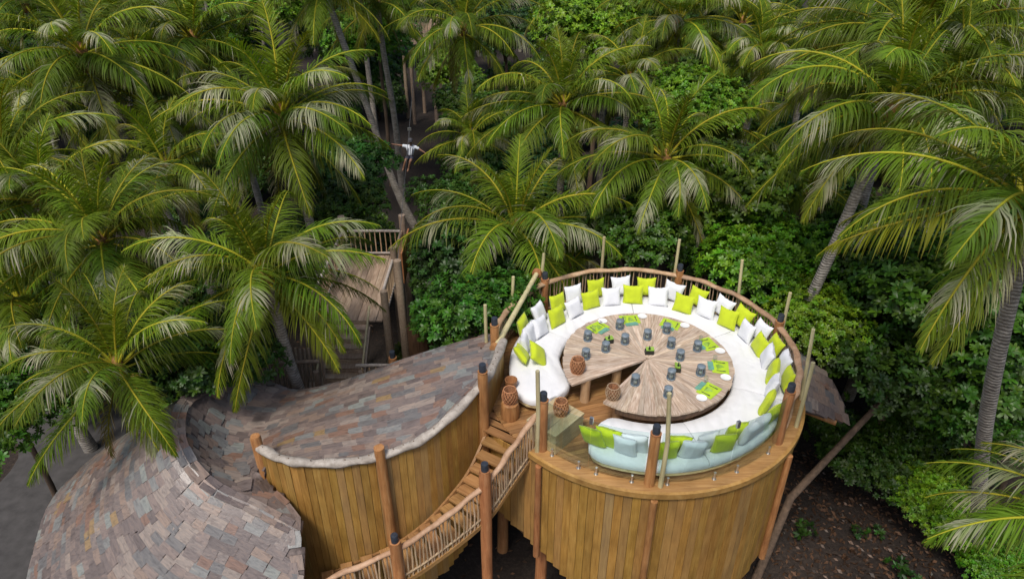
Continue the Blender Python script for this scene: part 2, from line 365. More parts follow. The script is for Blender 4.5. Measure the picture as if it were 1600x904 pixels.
# rim
seg = 96; mb = MB()
for pname, prof, pm_ in (('rim_board', [(RD - 0.34, DZ - .01), (RD - 0.34, DZ + 0.012), (RD - 0.045, DZ + 0.012)], 'deck'), ('fascia', [(RD - 0.044, DZ - .02), (RD - 0.044, DZ + .022), (RD + 0.03, DZ + .018), (RD + 0.03, DZ - 0.12), (RD - 0.03, DZ - 0.12)], 'fascia')):
  mb = MB()
  angs = [-140 + 330 * i / seg for i in range(seg + 1)]
  for a in angs:
    for r, z in prof: mb.v.append(tuple(dpol(a, r, z)))
  m_ = len(prof)
  for i in range(seg):
    for j in range(m_ - 1): b = i * m_ + j; mb.f.append((b, b + m_, b + m_ + 1, b + 1))
  mb.build(pname, M[pm_], tower, True)
# backing behind the boards
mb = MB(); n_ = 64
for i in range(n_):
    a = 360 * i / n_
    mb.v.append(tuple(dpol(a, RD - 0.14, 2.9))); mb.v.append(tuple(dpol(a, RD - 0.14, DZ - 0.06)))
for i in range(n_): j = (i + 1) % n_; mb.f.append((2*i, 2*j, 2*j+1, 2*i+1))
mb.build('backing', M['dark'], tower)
# skirt boards, ragged at the foot; they sweep in under the stair head on the left
def skirt_bottom(a):
    a = (a + 360) % 360
    pts = [(0, 3.0), (180, 4.2), (200, 3.95), (218, 3.6), (235, 2.75), (250, 2.2), (270, 1.9), (295, 1.95), (315, 2.35), (330, 2.8), (360, 3.0)]
    for (x0, z0), (x1, z1) in zip(pts[:-1], pts[1:]):
        if x0 <= a <= x1: return z0 + (z1 - z0) * (a - x0) / (x1 - x0)
NB = 128
POSTS_T = (-133, -94.5, -45, 10, 63, 128)      # angles of the through posts
for i in range(NB):
    a = -132 + 352 * i / NB
    if a > 205: continue
    zb = skirt_bottom(a) + random.uniform(-0.11, 0.05); h = DZ - 0.15 - zb
    rr = RD - 0.03 - 0.012 * random.random()
    wd = 2 * math.pi * RD * 352 / 360 / NB
    c = dpol(a, rr - 0.02, zb + h / 2)
    me = MB().box((0, 0, 0), (wd - 0.010, 0.028, h)).mesh('skirt_board')
    v = me.vertices; v[0].co.z += random.uniform(-0.02, 0.02); v[1].co.z += random.uniform(-0.02, 0.02)
    link('skirt_board', me, M['board'], tower, c, (0, 0, R(a + 90)))
# boards under the stair head: concave sweep from the front post to the curved wall
sweep = smooth_path([(0.62, 11.62, 0), (0.15, 11.95, 0), (-0.3, 12.3, 0), (-0.62, 12.85, 0)], 8); L_ = plen(sweep); nb = 9
for i in range(nb):
    p, t = along(sweep, L_ * (i + 0.5) / nb); zb = 2.9 + 0.95 * (i / nb) ** 0.8 + random.uniform(-0.08, 0.08); h = DZ - 0.09 - zb
    me = MB().box((0, 0, 0), (L_ / nb - 0.008, 0.028, h)).mesh('skirt_board')
    link('skirt_board', me, M['board'], tower, (p.x, p.y, zb + h / 2), (0, 0, math.atan2(t.y, t.x)))
# columns to the ground and raking braces
for a in (-135, -95, -45, 10, 63, 128, 190):
    p = dpol(a, RD - 0.42, 0)
    MB().tube([(p.x, p.y, -0.2), (p.x + 0.03, p.y, 2.2), (p.x, p.y, DZ - 0.1)], [0.17, 0.15, 0.14], 10, jit=0.04).build('column', M['log'], tower, True)
for a in (-120, -70, -20, 35, 95, 160):
    p = dpol(a, RD - 0.6, 3.6); q = dpol(a + 22, 1.9, 0.0)
    MB().tube([q, p], [0.11, 0.09], 8, jit=0.05).build('brace', M['log'], tower, True)
# rust-brown batten logs on the skirt below the posts
for a in (-131.5, -94.0, -42.0):
    p = dpol(a, RD + 0.035, 0); zb = skirt_bottom(a) - (0.25 if a != -42.0 else 0.1)
    MB().tube([(p.x, p.y, zb), (p.x, p.y, DZ - 0.17)], [0.085, 0.075], 10, jit=0.05).build('batten_log', M['log'], tower, True)

# ------------------------------------------------------------------ posts with lamps, balustrade
def log_post(parent, p, z0, z1, r=0.115, lamp=True, lean=(0, 0)):
    pts = [(p[0] + lean[0] * t, p[1] + lean[1] * t, z0 + (z1 - z0) * t) for t in (0, 0.25, 0.5, 0.75, 0.97, 1)]
    o = MB().tube(pts, [r * 1.05, r, r * 0.97, r * 0.98, r, r * 0.88], 12, jit=0.035).build('post', M['log'], parent, True)
    if lamp:
        q = pts[-1]; l_ = MB().lathe([(0.082, -0.02), (0.082, 0.18), (0.074, 0.2), (0.03, 0.203)], 16).build('lamp_housing', M['lampcap'], o, True, loc=(q[0], q[1], q[2] + 0.005))
        MB().lathe([(0.118, -0.012), (0.118, 0.005)], 16).build('collar', M['log'], o, False, loc=(q[0], q[1], q[2]))
    return o
RR = 3.74; RZ = 7.05
bal = thing('rustic_balustrade', 'curved stick balustrade with lamp-topped log posts around the rear of the deck', 'railing', (DC.x, DC.y, DZ))
post_a = [178, 129, 64.5, 11, -41.5]
for a in post_a:
    p = dpol(a, RR, 0); log_post(bal, (p.x, p.y), DZ - 0.3, DZ + (1.5 if a in (178, -41.5) else 1.22))
for a0, a1 in zip(post_a[:-1], post_a[1:]):
    m_ = 16; pts = []; pb = []
    for i in range(m_ + 1):
        a = a0 + (a1 - a0) * i / m_; wob = 0.015 * math.sin(i * 1.7 + a0)
        pts.append(dpol(a, RR + wob, RZ + 0.02 * math.sin(i * 1.1 + a1))); pb.append(dpol(a, RR + 0.01, DZ + 0.16))
    MB().tube(pts, [0.062 + 0.008 * math.sin(i * 2.1) for i in range(m_ + 1)], 10, sx=1.35).build('top_rail', M['rail'], bal, True)
    MB().tube(pb, 0.035, 6).build('bottom_rail', M['rail'], bal, True)
    n_ = int(abs(a1 - a0) * math.pi / 180 * RR / 0.118)
    for i in range(1, n_):
        a = a0 + (a1 - a0) * i / n_ + random.uniform(-.35, .35); b0 = dpol(a, RR, DZ + 0.1); b1 = dpol(a + random.uniform(-.4, .4), RR, RZ)
        mid = (b0 + b1) / 2 + Vector((random.uniform(-.022, .022), random.uniform(-.022, .022), 0))
        c = mid; MB().tube([b0 - c, (b0 + mid) / 2 - c + Vector((random.uniform(-.01, .01), 0, 0)), mid - c, b1 - c], [0.017, 0.02, 0.018, 0.016], 6).build('baluster', M['stick'], bal, True, loc=c)
# pale string-light poles standing outside the rail
for k, (u, v, a, r) in enumerate([(780, 476, 176, 3.98), (802, 432, 148, 3.95), (850, 396, 130, 3.98), (944, 370, 99, 3.95), (1062, 374, 67.5, 3.95), (1160, 406, 37, 3.95), (1235, 457, 13.5, 3.98), (1271, 514, -14, 4.0), (1240, 566, -30, 3.93)]):
    b = dpol(a, r, DZ - 0.25); d = ray(u, v); y = b.y; top = Vector((0, 0, CAM_Z)) + d * (y / d.y); top.z = min(max(top.z, 7.3), 8.6)
    tx = top.x if abs(top.x - b.x) < 0.35 else b.x
    o = MB().tube([(0, 0, 0), ((tx - b.x) * .5 + .01, 0, (top.z - b.z) * .5), (tx - b.x, 0, top.z - b.z)], [0.05, 0.047, 0.044], 8, jit=0.04).build('light_pole', M['bamboo'], None, True, loc=b)
    tag(o, 'tall slim pale pole rising outside the stick balustrade', 'pole', 'pale poles outside the balustrade')
for k, (u, v, a, r, lab) in enumerate([(1030, 614, -92.0, RR + 0.1, 'pale pole beside the lamp post between the two glass panels'), (840, 579, -134.5, RR + 0.16, 'pale pole beside the lamp post at the stair head next to the timber chest')]):
    b = dpol(a, r, DZ); d = ray(u, v); top = Vector((0, 0, CAM_Z)) + d * (b.y / d.y)
    o = MB().tube([(0, 0, 0), (0.01, 0, (top.z - b.z) * .5), (max(-.1, min(.1, top.x - b.x)), 0, min(top.z, 8.7) - b.z)], [0.055, 0.05, 0.045], 8, jit=0.04).build('light_pole', M['bamboo'], None, True, loc=b)
    tag(o, lab, 'pole')
# pale log with turned ends lying along the outside of the left rail
lb = thing('leaning_log', 'long pale round log with disc ends beside the stair end of the balustrade', 'log', tuple(dpol(176, 4.1, DZ)))
e0 = at(775, 588, 7.1); e1 = at(842, 440, 7.45)
e0 = Vector((-0.42, 14.35, 7.02)); e1 = Vector((0.72, 17.55, 7.35))
MB().tube([e0, e0.lerp(e1, .5), e1], [0.075, 0.07, 0.07], 10).build('shaft', M['bamboo'], lb, True)
for e in (e0, e1):
    d = (e1 - e0).normalized(); MB().tube([e - d * .06, e - d * .05, e + d * .05, e + d * .06], [.12, .14, .14, .12], 14).build('end_disc', M['log'], lb, True)

# ------------------------------------------------------------------ glass balustrade at the front
gl = thing('glass_balustrade', 'frameless curved glass balustrade with log posts along the front of the deck', 'railing', tuple(dpol(-90, RR, DZ)))
for a in (-134.0, -95.5):
    p = dpol(a, RR + 0.03, 0); log_post(gl, (p.x, p.y), DZ - 0.2, DZ + 1.45)
GR = RR + 0.02; GZ0, GZ1 = DZ + 0.13, DZ + 1.45
for a0, a1 in ((-132, -116), (-115.7, -97.5), (-93.3, -68.6), (-68.3, -44)):
    mb = MB(); n_ = 8
    for i in range(n_ + 1):
        a = a0 + (a1 - a0) * i / n_
        for r in (GR, GR + 0.012):
            mb.v.append(tuple(dpol(a, r, GZ0))); mb.v.append(tuple(dpol(a, r, GZ1)))
    for i in range(n_):
        b = 4 * i; mb.f += [(b, b+4, b+5, b+1), (b+2, b+3, b+7, b+6), (b+1, b+5, b+7, b+3), (b, b+2, b+6, b+4)]
    mb.f += [(0, 1, 3, 2), (4*n_, 4*n_+2, 4*n_+3, 4*n_+1)]
    mb.build('glass_panel', M['glass'], gl, True)
    for f_ in (0.15, 0.8):
        a = a0 + (a1 - a0) * f_; p = dpol(a, GR + 0.006, DZ)
        MB().lathe([(0.05, 0), (0.05, 0.012), (0.024, 0.014), (0.024, 0.19), (0.028, 0.2)], 12).build('spigot', M['steel'], gl, True, loc=p)
for a in (-115.85, -68.45):
    p = dpol(a, GR + 0.006, GZ1)
    MB().box((0, 0, 0), (0.075, 0.06, 0.17)).build('clamp', M['steel'], gl, loc=(p.x, p.y, p.z + 0.01), rot=(0, 0, R(a + 90)))
#STAIR
# ------------------------------------------------------------------ staircase
OUT = smooth_path([(.52, 11.9, 5.9), (-.05, 11.35, 5.35), (-.55, 10.92, 4.85), (-1.5, 10.45, 4.25), (-2.48, 10.16, 3.65), (-3.9, 9.94, 3.0), (-4.9, 9.6, 2.6)], 10)
INN = smooth_path([(-.6, 12.6, 5.9), (-.98, 11.95, 5.35), (-1.42, 11.62, 4.85), (-2.05, 11.3, 4.25), (-2.9, 11.1, 3.65), (-4.2, 10.95, 3.0), (-5.4, 10.6, 2.6)], 10)
st = thing('staircase', 'curved open-tread timber stair with a crooked stick railing climbing to the deck', 'staircase', (-2.5, 10.16, 0))
nt_ = 17
for i in range(nt_):
    t = (i + 0.6) / nt_ * (len(OUT) - 1); k = int(t); fr_ = t - k
    a = INN[k].lerp(INN[min(k + 1, len(INN) - 1)], fr_); b = OUT[k].lerp(OUT[min(k + 1, len(OUT) - 1)], fr_)
    z = 5.9 - (i + 0.9) * (5.9 - 2.6) / nt_; d = b - a; d.z = 0; c = (a + b) / 2
    me = MB().box((0, 0, 0), (d.length - 0.06, 0.27, 0.05)).mesh('tread')
    link('tread', me, M['deck'], st, (c.x, c.y, z), (0, 0, math.atan2(d.y, d.x)))
for P in (OUT, INN):
    mb = MB()
    for i, p in enumerate(P):
        t = (P[min(i+1, len(P)-1)] - P[max(i-1, 0)]).normalized(); nn = Vector((-t.y, t.x, 0)).normalized() * 0.03
        for s, dz in ((-1, -.14), (1, -.14), (1, -.02), (-1, -.02)): q = p + nn * s; mb.v.append((q.x, q.y, p.z + dz - 0.02))
    for i in range(len(P) - 1):
        for j in range(4): b = 4*i; mb.f.append((b + j, b + (j+1) % 4, b + 4 + (j+1) % 4, b + 4 + j))
    mb.build('stringer', M['deck'], st)
top = [Vector((p.x, p.y, p.z + 1.05)) for p in OUT]; bot = [Vector((p.x, p.y, p.z + 0.12)) for p in OUT]
MB().tube([p + Vector((0.01 * math.sin(i), 0.01 * math.cos(i * 1.3), .012 * math.sin(i * .8))) for i, p in enumerate(top)], [0.058 + .006 * math.sin(i * .7) for i in range(len(top))], 10, sx=1.2).build('top_rail', M['rail'], st, True)
MB().tube(bot, 0.03, 8).build('bottom_rail', M['stick'], st, True)
s = 0.1; Lb = plen(OUT)
while s < Lb - 0.05:
    p, t = along(OUT, s); x = random.uniform(-.03, .03)
    b0 = p + Vector((t.x * x, t.y * x, -0.06 + random.uniform(-.05, .03))); b1 = p + Vector((-t.x * x, -t.y * x, 1.04)); c = (b0 + b1) / 2
    md = Vector((random.uniform(-.025, .025), random.uniform(-.025, .025), 0))
    MB().tube([b0 - c, md, b1 - c], [0.02, 0.021, 0.018], 6).build('baluster', M['stick'], st, True, loc=c)
    s += random.uniform(0.085, 0.115)
for u_, (p, z) in enumerate((((-0.6, 10.88), 6.32), ((-2.52, 10.12), 5.0))):
    log_post(st, p, -0.2, z, 0.135, True, (0.02, 0.0))

# ------------------------------------------------------------------ curved stair wall
WALL = smooth_path([(-0.22, 14.5, 7.12), (-0.45, 13.4, 7.15), (-0.72, 12.72, 7.12), (-1.5, 11.9, 6.75), (-2.1, 11.5, 6.52), (-2.85, 11.22, 6.4), (-3.6, 11.06, 6.36), (-4.4, 11.05, 6.36), (-5.0, 11.18, 6.36), (-5.58, 11.5, 6.38)], 10)
wa = thing('stair_wall', 'curved honey-board wall with a bleached log cap between stair and slate roof', 'wall', (-2.9, 11.2, 2))
LW = plen(WALL); nb = 44
def wall_bottom(p):
    if p.x > -0.55: return 5.3 if p.y > 13 else 3.4
    pts = [(-6, 1.2), (-3, 1.5), (-2, 1.75), (-1.45, 2.05), (-.5, 3.0)]
    for (a, za), (b, zb) in zip(pts[:-1], pts[1:]):
        if a <= p.x <= b: return za + (zb - za) * (p.x - a) / (b - a)
    return 4.0
for i in range(nb):
    p, t = along(WALL, LW * (i + 0.5) / nb); zb = wall_bottom(p) + random.uniform(-.09, .06); h = p.z - 0.03 - zb; wd = LW / nb - 0.009
    me = MB().box((0, 0, 0), (wd, 0.03, h)).mesh('wall_board')
    sl = t.z / max(0.2, math.hypot(t.x, t.y)) * wd / 2
    for vv in me.vertices:
        if vv.co.z > 0: vv.co.z += sl * (1 if vv.co.x > 0 else -1)
    link('wall_board', me, M['board'], wa, (p.x, p.y, zb + h / 2), (random.uniform(-.004, .004), 0, math.atan2(t.y, t.x)))
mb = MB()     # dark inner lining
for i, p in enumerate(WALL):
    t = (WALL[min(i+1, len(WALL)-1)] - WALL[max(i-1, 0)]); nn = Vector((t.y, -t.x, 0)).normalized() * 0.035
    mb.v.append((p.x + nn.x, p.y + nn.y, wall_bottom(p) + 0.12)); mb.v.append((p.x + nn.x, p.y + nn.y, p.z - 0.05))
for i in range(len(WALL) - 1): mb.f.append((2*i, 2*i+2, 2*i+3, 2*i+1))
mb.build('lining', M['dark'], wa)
capp = [Vector((p.x, p.y, p.z + 0.01 + .012 * math.sin(i * .9))) for i, p in enumerate(WALL)]
cap_o = MB().tube(capp, [0.088 + .012 * math.sin(i * .53) for i in range(len(capp))], 10, sx=1.25, jit=0.04).build('cap_log', M['cap'], wa, True)
mb = MB()
for i in range(30):
    p, t = along(WALL, LW * (i + .5) / 30); mb.lathe([(0.013, 0), (0.013, 0.012)], 6, (p.x + random.uniform(-.02, .02), p.y + random.uniform(-.02, .02), p.z + 0.092))
mb.build('bolt_heads', M['dark'], cap_o)
log_post(wa, (-0.66, 12.62), 4.5, 7.62, 0.12, True)
MB().tube([(-2.78, 11.13, 2.2), (-2.8, 11.12, 4.5), (-2.84, 11.15, 6.72)], [.12, .11, .12], 10, jit=.07).build('post', M['log'], wa, True)
MB().tube([(-5.62, 11.55, 5.3), (-5.62, 11.55, 6.62), (-5.62, 11.55, 6.68)], [.11, .12, .1], 12, jit=.03).build('post', M['log'], wa, True)
#ROOF
# ------------------------------------------------------------------ slate roof
RIDGE = smooth_path([(-5.5, 15.1, 5.2), (-6.25, 14.75, 5.5), (-7.05, 14.3, 6.0), (-7.5, 13.4, 6.4), (-7.6, 12.6, 6.6), (-7.32, 11.7, 6.62), (-6.93, 11.15, 6.33), (-6.5, 10.88, 6.0), (-6.05, 10.76, 5.74), (-5.5, 10.66, 5.48), (-4.55, 10.42, 5.0), (-3.6, 10.15, 4.55)], 12)
CP = np.array([tuple(RIDGE[i]) for i in range(6, len(RIDGE) - 12, 6)] + [
  (-7.2,12.6,6.0),(-6.9,12.5,5.7),(-6.95,11.85,5.95),(-6.6,11.95,5.6),(-6.4,13.4,5.5),(-6.6,11.4,5.85),(-6.1,12.2,5.55),(-6.0,11.55,5.6),(-6.2,11.15,5.7),(-7.1,13.4,5.85),(-6.7,14.0,5.65),
  (-5.6,11.1,5.5),(-4.8,10.9,5.15),
  (-0.6,15.3,6.75),(-2.65,14.75,6.4),(-5.4,14.6,5.45),(-3,12.8,6.4),(-4.5,12.8,6.05),(-1.6,13.6,6.75),(-5.4,12.8,5.75),
  (-0.4,14.5,6.95),(-.62,13.4,6.98),(-.95,12.75,6.95),(-1.6,12.0,6.6),(-2.2,11.62,6.38),(-2.9,11.35,6.25),(-3.6,11.2,6.2),(-4.4,11.2,6.15),(-5.0,11.32,6.05),(-5.5,11.6,5.92)])
def tps(CP, lam=0.004):
    X = CP[:, :2]; n = len(X)
    def K(A, B):
        r2 = ((A[:, None, :] - B[None, :, :]) ** 2).sum(-1) + 1e-9; return 0.5 * r2 * np.log(r2)
    A = np.zeros((n + 3, n + 3)); A[:n, :n] = K(X, X) + lam * np.eye(n); A[:n, n] = 1; A[:n, n+1:] = X; A[n, :n] = 1; A[n+1:, :n] = X.T
    wv = np.linalg.solve(A, np.concatenate([CP[:, 2], np.zeros(3)]))
    return lambda Q: K(np.atleast_2d(Q), X) @ wv[:n] + wv[n] + np.atleast_2d(Q) @ wv[n+1:]
plateau_b = tps(CP); lobe_z = tps(CP[:-10]); main_z = tps(np.array([c for c in CP if not (c[1] < 11.19 and c[0] > -6.6)]))
def plateau_z(Q):
    # the lobe in front of the stair wall is a separate level from the roof behind it
    Q = np.atleast_2d(Q); front = (Q[:, 0] > -5.62) & (Q[:, 0] < -3.5) & (Q[:, 1] < np.interp(Q[:, 0], [-5.62, -5.0, -4.4, -3.5], [11.46, 11.14, 11.0, 11.0]))
    k = np.clip((Q[:, 0] + 6.1) / .6, 0, 1) * (Q[:, 1] > 11.0)
    return np.where(front, lobe_z(Q), plateau_b(Q) * (1 - k) + main_z(Q) * k)
_RA = np.array([tuple(p) for p in RIDGE]); _A, _B = _RA[:-1], _RA[1:]
def ridge_info(Q):
    """signed plan distance to the ridge line (positive on the apron side), ridge height, outward normal"""
    Q = np.atleast_2d(Q); D = (_B - _A)[None, :, :2]; W = Q[:, None, :] - _A[None, :, :2]; t = np.clip((W * D).sum(-1) / (D * D).sum(-1), 0, 1)
    C_ = W - t[..., None] * D; d2 = (C_ ** 2).sum(-1); k = d2.argmin(1); ii = np.arange(len(Q)); d = np.sqrt(d2[ii, k])
    cr_ = D[0, k, 0] * W[ii, k, 1] - D[0, k, 1] * W[ii, k, 0]; zr = _A[k, 2] + t[ii, k] * (_B - _A)[k, 2]; nrm = C_[ii, k] / (d[:, None] + 1e-6)
    return np.where(cr_ < 0, d, -d), zr, nrm
def roof_z(Q):
    Q = np.atleast_2d(np.asarray(Q, float)); sd, zr, nn = ridge_info(Q); sl = .80 + .62 * np.clip(-nn[:, 1], 0, 1) ** 1.3
    return np.where(sd > 0, zr - sl * (np.sqrt(sd * sd + .09) - .3), plateau_z(Q))
outline = [(-11.55, 11.2), (-11.2, 9.6), (-10.0, 8.6), (-8.6, 8.2), (-7.0, 8.3), (-5.4, 8.5), (-4.6, 9.0), (-4.45, 9.8), (-4.66, 10.7), (-4.95, 10.98), (-5.56, 11.38),
           (-5.45, 11.56), (-5.0, 11.3), (-4.4, 11.17), (-3.6, 11.18), (-2.9, 11.33), (-2.15, 11.62), (-1.58, 12.0), (-.84, 12.78), (-.57, 13.4), (-.34, 14.5),
           (-.5, 15.35), (-2.65, 14.8), (-4.2, 14.65), (-5.4, 14.7), (-6.3, 14.8), (-7.2, 15.3), (-8.3, 15.6), (-9.5, 15.4), (-10.6, 15.1), (-11.7, 13.7), (-11.8, 12.4)]
OP = np.array(outline)
def inside(x, y, P=OP):
    c = False; n = len(P); j = n - 1
    for i in range(n):
        if (P[i, 1] > y) != (P[j, 1] > y) and x < (P[j, 0] - P[i, 0]) * (y - P[i, 1]) / (P[j, 1] - P[i, 1]) + P[i, 0]: c = not c
        j = i
    return c
def inside_m(x, y, m=0.11): return all(inside(x + a * m, y + b * m) for a, b in ((1, 0), (-1, 0), (0, 1), (0, -1)))
def base_surface(P, zf, step, parent, thick=0.14, drop=0.03):
    """solid sheet below the tiles: grid cells inside the outline, with an underside"""
    x0, y0 = P.min(0); x1, y1 = P.max(0); nx = int((x1 - x0) / step) + 1; ny = int((y1 - y0) / step) + 1
    xs = np.linspace(x0, x1, nx + 1); ys = np.linspace(y0, y1, ny + 1)
    idx = {}; V = []; Fc = []
    def vid(i, j, s):
        k = (i, j, s)
        if k not in idx: idx[k] = len(V); V.append((xs[i], ys[j], s))
        return idx[k]
    cells = set((i, j) for i in range(nx) for j in range(ny) if inside((xs[i] + xs[i+1]) / 2, (ys[j] + ys[j+1]) / 2, P))
    for i, j in cells:
        Fc.append((vid(i, j, 1), vid(i+1, j, 1), vid(i+1, j+1, 1), vid(i, j+1, 1))); Fc.append((vid(i, j, 0), vid(i, j+1, 0), vid(i+1, j+1, 0), vid(i+1, j, 0)))
        for di, dj, a, b in ((-1, 0, (i, j+1), (i, j)), (1, 0, (i+1, j), (i+1, j+1)), (0, -1, (i, j), (i+1, j)), (0, 1, (i+1, j+1), (i, j+1))):
            if (i + di, j + dj) not in cells: Fc.append((vid(*a, 0), vid(*b, 0), vid(*b, 1), vid(*a, 1)))
    V = np.array(V); z = zf(V[:, :2]); V[:, 2] = np.where(V[:, 2] > 0.5, z - drop, z - drop - thick)
    return link('roof_deck', np_mesh('roof_deck', V, Fc, smooth=True), M['slate_under'], parent)
M['slate_under'] = plain('slate_under', (0.13, 0.10, 0.09), 0.6, 12, 0.4, bump=0.3)
def tile_mesh(k, wd=0.40, ln=0.36, th=0.016):
    r = random.Random(k + 50); mb = MB()
    poly = [(-wd/2 + r.uniform(-.015, .015), -ln/2), (wd/2 + r.uniform(-.015, .015), -ln/2), (wd/2 + r.uniform(-.018, .018), ln/2 + r.uniform(-.018, .018)), (r.uniform(-.06, .06), ln/2 + r.uniform(-.015, .015)), (-wd/2 + r.uniform(-.018, .018), ln/2 + r.uniform(-.018, .018))]
    return mb.prism(poly, 0, th)
tile_mb = [tile_mesh(k) for k in range(10)]; tile_me = [t.mesh('slate_tile') for t in tile_mb]
for t in tile_me: t.materials.append(M['slate'])
def frame_at(zf, x, y, down):
    e = 0.14; z = zf(np.array([(x, y), (x + e, y), (x - e, y), (x, y + e), (x, y - e)]))
    n = Vector((-(z[1] - z[2]) / (2*e), -(z[3] - z[4]) / (2*e), 1)).normalized()
    d = Vector((down[0], down[1], 0)); d = (d - n * d.dot(n)).normalized(); a = d.cross(n).normalized()
    # tip the lower edge up over the next course
    ang = 0.042 + random.uniform(-.01, .015); d2 = (d * math.cos(ang) + n * math.sin(ang)).normalized(); n2 = a.cross(d2).normalized()
    return z[0], n, Matrix((( a.x, d2.x, n2.x), (a.y, d2.y, n2.y), (a.z, d2.z, n2.z)))
def lay_tiles(parent, spots, zf, limit):
    items = []
    for x, y, down, sx, sy in spots:
        z, n, rot = frame_at(zf, x, y, down)
        if n.z < 0.5: continue
        c = Vector((x, y, z)); v = Vector((0, 0, CAM_Z)) - c; dist = v.length; u_, v_, _ = proj(c)
        vis = 0 <= u_ <= 1600 and 0 <= v_ <= 904
        items.append(((max(0, n.dot(v / dist)) / dist ** 2) if vis else 0, c, rot, sx, sy))
    items.sort(key=lambda t: -t[0])
    for k, (_, c, rot, sx, sy) in enumerate(items[:limit]):
        link('slate_tile', random.choice(tile_me), None, parent, c, rot, (sx, sy, 1))
    V = []; Fc = []
    for _, c, rot, sx, sy in items[limit:]:
        t = random.choice(tile_mb); b = len(V)
        for p in t.v: q = rot @ Vector((p[0] * sx, p[1] * sy, p[2])); V.append(tuple(q + c))
        Fc += [tuple(b + i for i in f) for f in t.f]
    if V:
        me = bpy.data.meshes.new('slate_courses'); me.from_pydata(V, [], Fc); me.update()
        o = link('slate_courses', me, M['slate'], parent); o['kind'] = 'stuff'
roof = thing('slate_roof', 'swooping organic roof of mixed brown and grey slate tiles with a domed lobe', 'roof', (-7.3, 11.7, 0))
base_surface(OP, roof_z, 0.13, roof)
APEX = Vector((-7.2, 11.7, 0)); spots = []
rn = []
for i in range(len(RIDGE)):
    t = RIDGE[min(i + 2, len(RIDGE) - 1)] - RIDGE[max(i - 2, 0)]; rn.append(Vector((t.y, -t.x, 0)).normalized())
d_ = 0.06
while d_ < 6.5:
    pth = [Vector((p.x, p.y, 0)) + n_ * d_ for p, n_ in zip(RIDGE, rn)]; L_ = plen(pth); q = random.uniform(0, .3)
    while q < L_:
        sx = random.uniform(.55, 1.15); wd = .37 * sx; p, t = along(pth, min(q + wd / 2, L_ - .01))
        if inside_m(p.x, p.y, .05):
            sd, _, nn = ridge_info([(p.x, p.y)])
            if abs(sd[0] - d_) < .04: spots.append((p.x, p.y, Vector((nn[0, 0], nn[0, 1], 0)), sx * 1.02, random.uniform(.82, .95)))
        q += wd
    d_ += 0.135
def in_dome(x, y): return ridge_info([(x, y)])[0][0] > -0.03
u_ = Vector((math.cos(R(8)), math.sin(R(8)), 0)); v_ = Vector((-math.sin(R(8)), math.cos(R(8)), 0)); o = 8.0
while o < 19:
    q = -9.0 + random.uniform(0, .3)
    while q < 6:
        sx = random.uniform(0.6, 1.3); p = u_ * (q + 0.19 * sx) + v_ * o
        if inside_m(p.x, p.y) and not in_dome(p.x, p.y): spots.append((p.x, p.y, v_, sx * 1.05, random.uniform(.68, .85)))
        q += 0.38 * sx
    o += 0.18
def corners_in(sp):
    x, y, dn, sx, sy = sp; a = Vector((dn.y, -dn.x, 0)); return all(inside(x + a.x * i * .2 * sx + dn.x * j * .17 * sy, y + a.y * i * .2 * sx + dn.y * j * .17 * sy) for i in (-1, 1) for j in (-1, 1))
spots = [t for t in spots if corners_in(t) and not (math.hypot(t[0] + 5.6, t[1] - 11.45) < .3)]
no_ = len(outline)                       # eave course: tiles trimmed along the outline
for i in range(no_):
    a, b = Vector((*outline[i], 0)), Vector((*outline[(i + 1) % no_], 0)); L_ = (b - a).length; n_ = max(1, round(L_ / .3)); e = (b - a) / L_; nn = Vector((e.y, -e.x, 0))
    if inside(*(((a + b) / 2 + nn * .05).xy)): nn = -nn
    for k in range(n_):
        p = a + e * L_ * (k + .5) / n_ - nn * (.125 + random.uniform(0, .012)); spots.append((p.x, p.y, nn, L_ / n_ / .4 * 1.06, .78))
        p = a + e * L_ * (k + random.uniform(.2, .8)) / n_ - nn * .26; spots.append((p.x, p.y, nn, L_ / n_ / .4 * 1.0, .8))
lay_tiles(roof, spots, roof_z, 300)
for (x, y) in ((-10.6, 11.5), (-10.4, 14.0), (-8.2, 9.4), (-5.6, 9.6), (-7.8, 14.9), (-5.2, 14.2), (-2.6, 14.3), (-1.0, 14.8), (-5.3, 12.2), (-3.2, 12.0)):
    z = float(roof_z(np.array([(x, y)]))[0]); MB().tube([(x, y, -0.2), (x + .05, y, z / 2), (x, y, z - 0.12)], [.16, .14, .12], 10, jit=.04).build('column', M['log'], roof, True)
# small slate canopy on the right side of the tower
CP2 = np.array([(7.2, 16.9, 5.75), (8.6, 16.4, 5.15), (8.95, 15.3, 4.95), (8.75, 14.3, 4.85), (7.2, 14.2, 5.45), (7.2, 15.5, 5.7), (8.0, 14.2, 5.2), (8.1, 15.4, 5.38)])
z2 = tps(CP2); OP2 = np.array([(6.9, 14.1), (7.6, 14.05), (8.75, 14.15), (9.05, 14.9), (9.0, 15.7), (8.65, 16.5), (7.9, 17.1), (6.9, 17.3)])
can = thing('slate_canopy', 'small leaf-shaped slate canopy jutting out beside the deck on the side away from the stair', 'roof', (8.0, 15.3, 0))
base_surface(OP2, z2, 0.1, can, 0.1, 0.02)
spots = []; x = 6.95
while x < 9:
    y = 14.1 + random.uniform(0, .2)
    while y < 17.3:
        sx = random.uniform(.6, 1.2)
        if inside(x, y, OP2): spots.append((x, y, Vector((0.95, -.3, 0)), sx, .95))
        y += .38 * sx
    x += .23
lay_tiles(can, spots, z2, 300)
zt = float(z2(np.array([(8.55, 14.4)]))[0])
MB().tube([(8.58, 14.15, zt - .22), (7.2, 15.0, zt - .1)], [.1, .1], 12).build('beam_log', M['log'], can, True)
MB().tube([(7.6, 15.6, -.2), (7.5, 15.6, 5.3)], [.14, .12], 10).build('column', M['log'], can, True)
